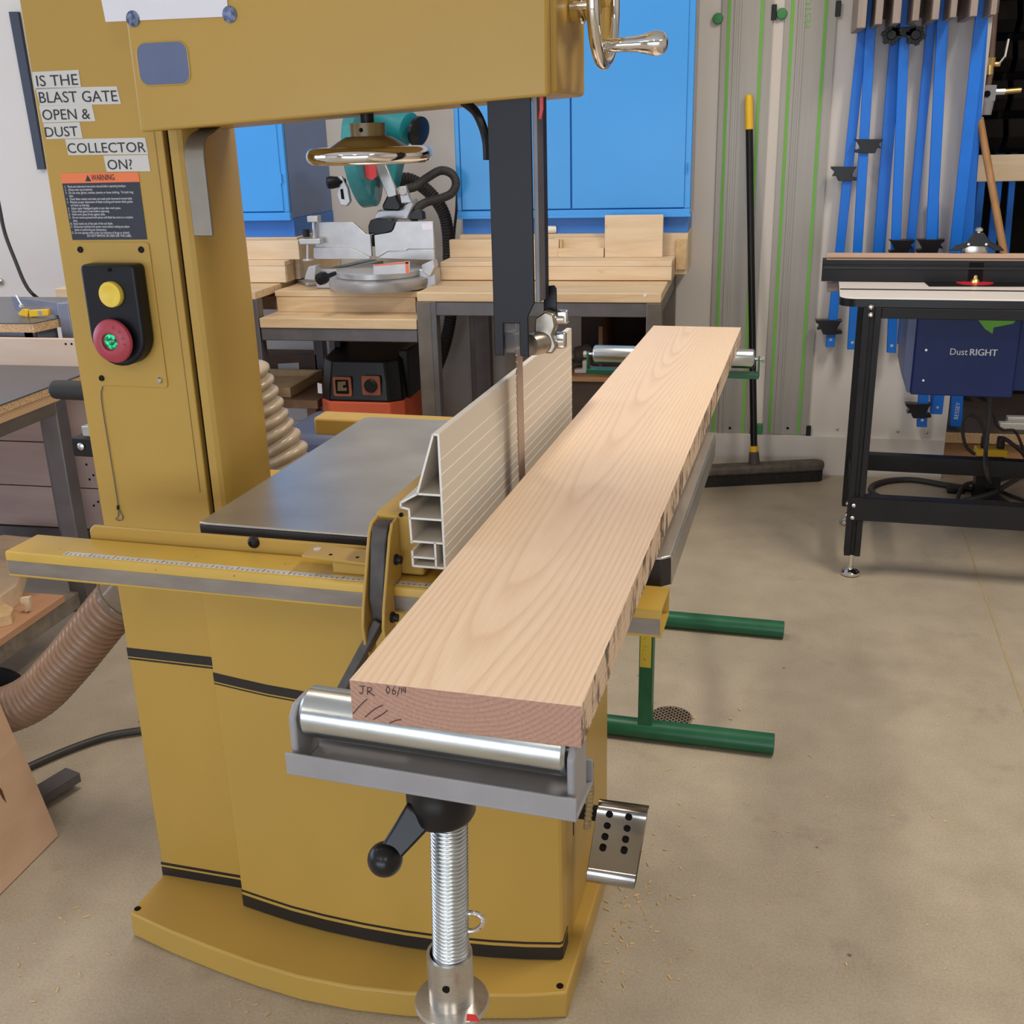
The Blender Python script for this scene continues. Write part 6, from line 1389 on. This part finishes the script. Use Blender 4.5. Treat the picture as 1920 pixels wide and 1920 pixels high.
mb = MB(); mb.box(wr + .001, 2.2, 4.80, 4.8115, sz2, sz); mb.build('shelf_edge', M['particle'], LS)
mb = MB(); mb.box(wr + .001, 2.2, 4.83, 4.85, .001, sz2 - .001); mb.build('kick_board', wood('kick_plywood', S(170, 126, 82), S(142, 98, 58), 'x', 12, fine=.2, dist=2), LS)
for i, (u0, v0, u1, v1, w, lab) in enumerate(((1838, 345, 1822, 520, .03, 'narrow blue bar in the dark recess, nearest the wooden dowel'), (1868, 345, 1852, 520, .036, 'middle blue bar in the dark recess behind the dowel'), (1893, 345, 1880, 520, .026, 'rightmost slim blue bar in the dark recess'))):
    a, b = r.y(u0, v0, 5.3), r.y(u1, v1, 5.3); b = a + (b - a) * 2.2; b.z = max(b.z, sz + .001); d = Vector((w / 2, 0, 0)); y_ = Vector((0, .008, 0))
    a = a + Vector((0, 0, .25))
    mb = MB(); mb.hexa([b - d - y_, b + d - y_, b + d + y_, b - d + y_, a - d - y_, a + d - y_, a + d + y_, a - d + y_]); tag(mb.build('clamp_bar', M['clamp_blue'], None, bevel=.002), lab, 'clamp', 'blue bars standing in the dark recess')
a, b = r.y(1800, 640, 4.84), r.y(1792, 799, 4.84)
o = thing('bar_clamp', 'blue bar with white vertical lettering hanging low in the recess beside the dust box', 'clamp', (b.x, 4.84, b.z))
mb = MB(); d = Vector((.024, 0, 0)); y_ = Vector((0, .008, 0)); a = a + (a - b) * .3
mb.hexa([b - d - y_, b + d - y_, b + d + y_, b - d + y_, a - d - y_, a + d - y_, a + d + y_, a - d + y_]); mb.build('bar', M['clamp_blue'], o, bevel=.002)
q = r.y(1796, 786, 4.8315); mb = MB(); mb.text('BESSEY', (q.x, 4.8312, q.z), (.03, 0, 1), (-1, 0, .03), .075, .017); mb.build('lettering', M['white_ink'], o)
# wooden dowel
a, b = r.y(1837, 222, 4.63), r.y(1882, 472, 4.45); d = (b - a).normalized()
e = b + d * .9
mb = MB(); mb.cyl(a, b + d * .35, .014, seg=16); tag(mb.build('wooden_dowel', M['dowel'], None), 'brown wooden broom stick leaning in front of the recess behind the router fence', 'stick')
# air pipe with valve
YPp = 4.74
def pp_(u, v, Y=YPp): return r.y(u, v, Y)
AP = thing('air_pipe', 'brown compressed air pipe with a lever valve beside the dark recess', 'pipe', tuple(pp_(1853, 200)))
mb = MB(); mb.cyl(pp_(1868, -40), pp_(1858, 108), .014, seg=16); mb.cyl(pp_(1857, 138), pp_(1853, 160), .011, seg=14); mb.build('pipe', M['rust'], AP)
mb = MB(); mb.cyl(pp_(1858, 108), pp_(1856, 122), .02, seg=8); mb.cyl(pp_(1856, 120), pp_(1855, 140), .016, seg=16); mb.cyl(pp_(1856, 120), pp_(1875, 120), .010, seg=12); vb = mb.build('valve_body', M['brass'], AP)
mb = MB(); mb.bar(pp_(1873, 120, YPp - .02), pp_(1884, 106, YPp - .03), .012, .004); mb.bar(pp_(1884, 107, YPp - .03), pp_(1891, 73, YPp - .03), .014, .006); mb.build('valve_lever', M['white'], vb, bevel=.001)
mb = MB(); a, b = pp_(1846, 160), pp_(1864, 190); mb.box(a.x, b.x, YPp - .02, YPp + .03, b.z, a.z); a, b = pp_(1842, 190), pp_(1856, 215); mb.cyl(pp_(1851, 190), pp_(1848, 216), .026, .02, 20); fl = mb.build('filter_body', M['grey_paint'], AP, bevel=.002)
mb = MB(); mb.cyl(pp_(1851, 176, YPp - .021), pp_(1851, 176, YPp - .026), .012, seg=18); mb.build('gauge', M['dark'], fl)
mb = MB(); mb.cyl(pp_(1864, 172), pp_(1884, 171.5), .012, seg=8); mb.build('hose_nipple', M['zinc'], AP)
mb = MB(); mb.cyl(pp_(1884, 171.5), pp_(1914, 169), .011, seg=12); mb.build('coupler', M['brass'], AP)
# aluminium profiles, power strip, cords
for i, (v, u0, lab) in enumerate(((806, 1874, 'short silver profile lying on the low shelf in front'), (800, 1888, 'long silver profile lying behind another on the low shelf'))):
    a = r.y(u0, v, 4.88 + .06 * i); mb = MB(); mb.box(a.x, a.x + .5, 4.88 + .06 * i, 4.92 + .06 * i, sz + .0005 + .0 * i, sz + .03 + .012 * i); tag(mb.build('aluminium_profile', M['alu_cut'], None, bevel=.002), lab, 'profile')
a, b = r.y(1830, 846, 4.62), r.y(1889, 858, 4.62)
PW = thing('power_strip', 'yellow power strip with plugs on the floor behind the router table', 'power strip', ((a.x + b.x) / 2, 4.60, .0))
fz = r.z(1850, 868, .0)
sb_ = r.y(1832, 847, 4.40); sb2 = r.y(1889, 858, 4.40)
mb = MB(); mb.box(sb_.x, sb2.x, 4.40, 4.47, sb2.z, sb_.z + .008); ps_ = mb.build('strip_body', M['yellow'], PW, bevel=.004)
mb = MB(); mb.box(sb_.x + .01, sb2.x - .01, 4.41, 4.46, .001, sb2.z - .0005); mb.build('strip_stand', M['black_plastic'], PW)
for u in (1844, 1874):
    q = r.y(u, 848, 4.435); mb = MB(); mb.box(q.x - .014, q.x + .014, 4.42, 4.45, sb_.z + .008, sb_.z + .055); mb.build('plug', M['black_plastic'], PW, bevel=.005)
def cordline(lab, pts, rad, mt='cord'):
    mb = MB(); mb.tube(catmull([r.y(u, v, Y) if Y > 1 else r.z(u, v, Y) for u, v, Y in pts], 8), rad, 8); tag(mb.build('extension_cord', M[mt], None), lab, 'cord')
cg = 'cord'
cordline('grey cord hanging straight down from the dust box past the yellow strip', [(1856, 744, 3.95), (1854, 790, 3.95), (1848, 850, 3.9), (1850, 885, 3.8), (1860, 910, .03), (1885, 925, .012), (1925, 940, .012)], .0075)
cordline('grey cord looping up beside the yellow power strip', [(1828, 852, 4.36), (1812, 838, 4.36), (1805, 810, 4.36), (1808, 785, 4.36), (1820, 778, 4.36), (1834, 786, 4.36), (1844, 805, 4.36), (1846, 838, 4.36)], .0065)
cordline('dark cord running from the yellow strip to the right edge', [(1874, 838, 4.42), (1880, 822, 4.42), (1900, 834, 4.4), (1918, 850, 4.4), (1930, 870, 4.4)], .008)
cordline('cord dropping from the silver profiles at the right edge', [(1856, 744, 4.1), (1866, 790, 4.15), (1880, 806, 4.3), (1902, 808, 4.5), (1914, 830, 4.5), (1922, 860, 4.5)], .006)
cordline('thick black cord coiled on the floor under the router table', [(1930, 962, .012), (1890, 945, .012), (1860, 928, .012), (1820, 917, .012), (1770, 909, .012), (1715, 900, .012), (1670, 901, .012), (1640, 909, .012), (1633, 920, .012), (1650, 932, .012), (1690, 938, .012)], .0125)
cordline('thin grey cord tangled over the thick coil under the router table', [(1795, 938, .012), (1800, 922, .03), (1812, 908, .03), (1840, 903, .012), (1870, 900, .012), (1900, 893, .012)], .0085)
cordline('black cord crossing the thick coil towards the right edge', [(1800, 940, .012), (1830, 934, .03), (1865, 922, .04), (1895, 905, .03), (1925, 888, .012)], .011)
q = r.z(1792, 925, .0)
mb = MB(); mb.box(q.x - .035, q.x + .035, q.y - .012, q.y + .03, .0005, .022); tag(mb.build('cord_plug', M['black_plastic'], None, bevel=.006), 'small black plug lying on the floor under the router table', 'plug')

# ================================================================ wood chips on the floor and on the saw base
random.seed(3)
chips = MB()
def chip(p, s=1.0):
    t = random.random() * PI; l = (.002 + random.random() * .005) * s; w = .0006 + random.random() * .0009
    d = Vector((math.cos(t), math.sin(t), 0)) * l; n = Vector((-d.y, d.x, 0)).normalized() * w
    h = Vector((0, 0, .001 + random.random() * .0015))
    chips.hexa([p - d - n, p + d - n, p + d + n, p - d + n, p - d - n + h, p + d - n + h, p + d + n + h, p - d + n + h])
for k in range(110):
    u = 1130 + abs(random.gauss(0, 90)); v = 1660 + random.gauss(0, 130)
    if v < 1930: 
        q = world_of(m.z(u, v, .0006), 'm'); qm = m.z(u, v, .0006)
        if qm.x > -0.325 or qm.y < 1.34: chip(q)
for k in range(45):
    u, v = random.uniform(430, 1060), random.uniform(1865, 1960)
    qm = m.z(u, v, .0006)
    if qm.y < 1.34: chip(world_of(qm, 'm'))
for k in range(14): chip(world_of(m.z(random.uniform(20, 230), random.uniform(1700, 1900), .0006), 'm'))
for k in range(26): chip(world_of(m.z(random.uniform(1250, 1800), random.uniform(1250, 1850), .0006), 'm'), .8)
o = chips.build('wood_chips', mat('wood_chip', S(214, 182, 132), .7, var=.2), None, org=(0, 0, 0)); tag(o, 'fine pale wood chips scattered on the concrete around the band saw base', 'wood chips', None, 'stuff')

for o in bpy.data.objects:
    for k in ('_org', '_fr'):
        if k in o: del o[k]
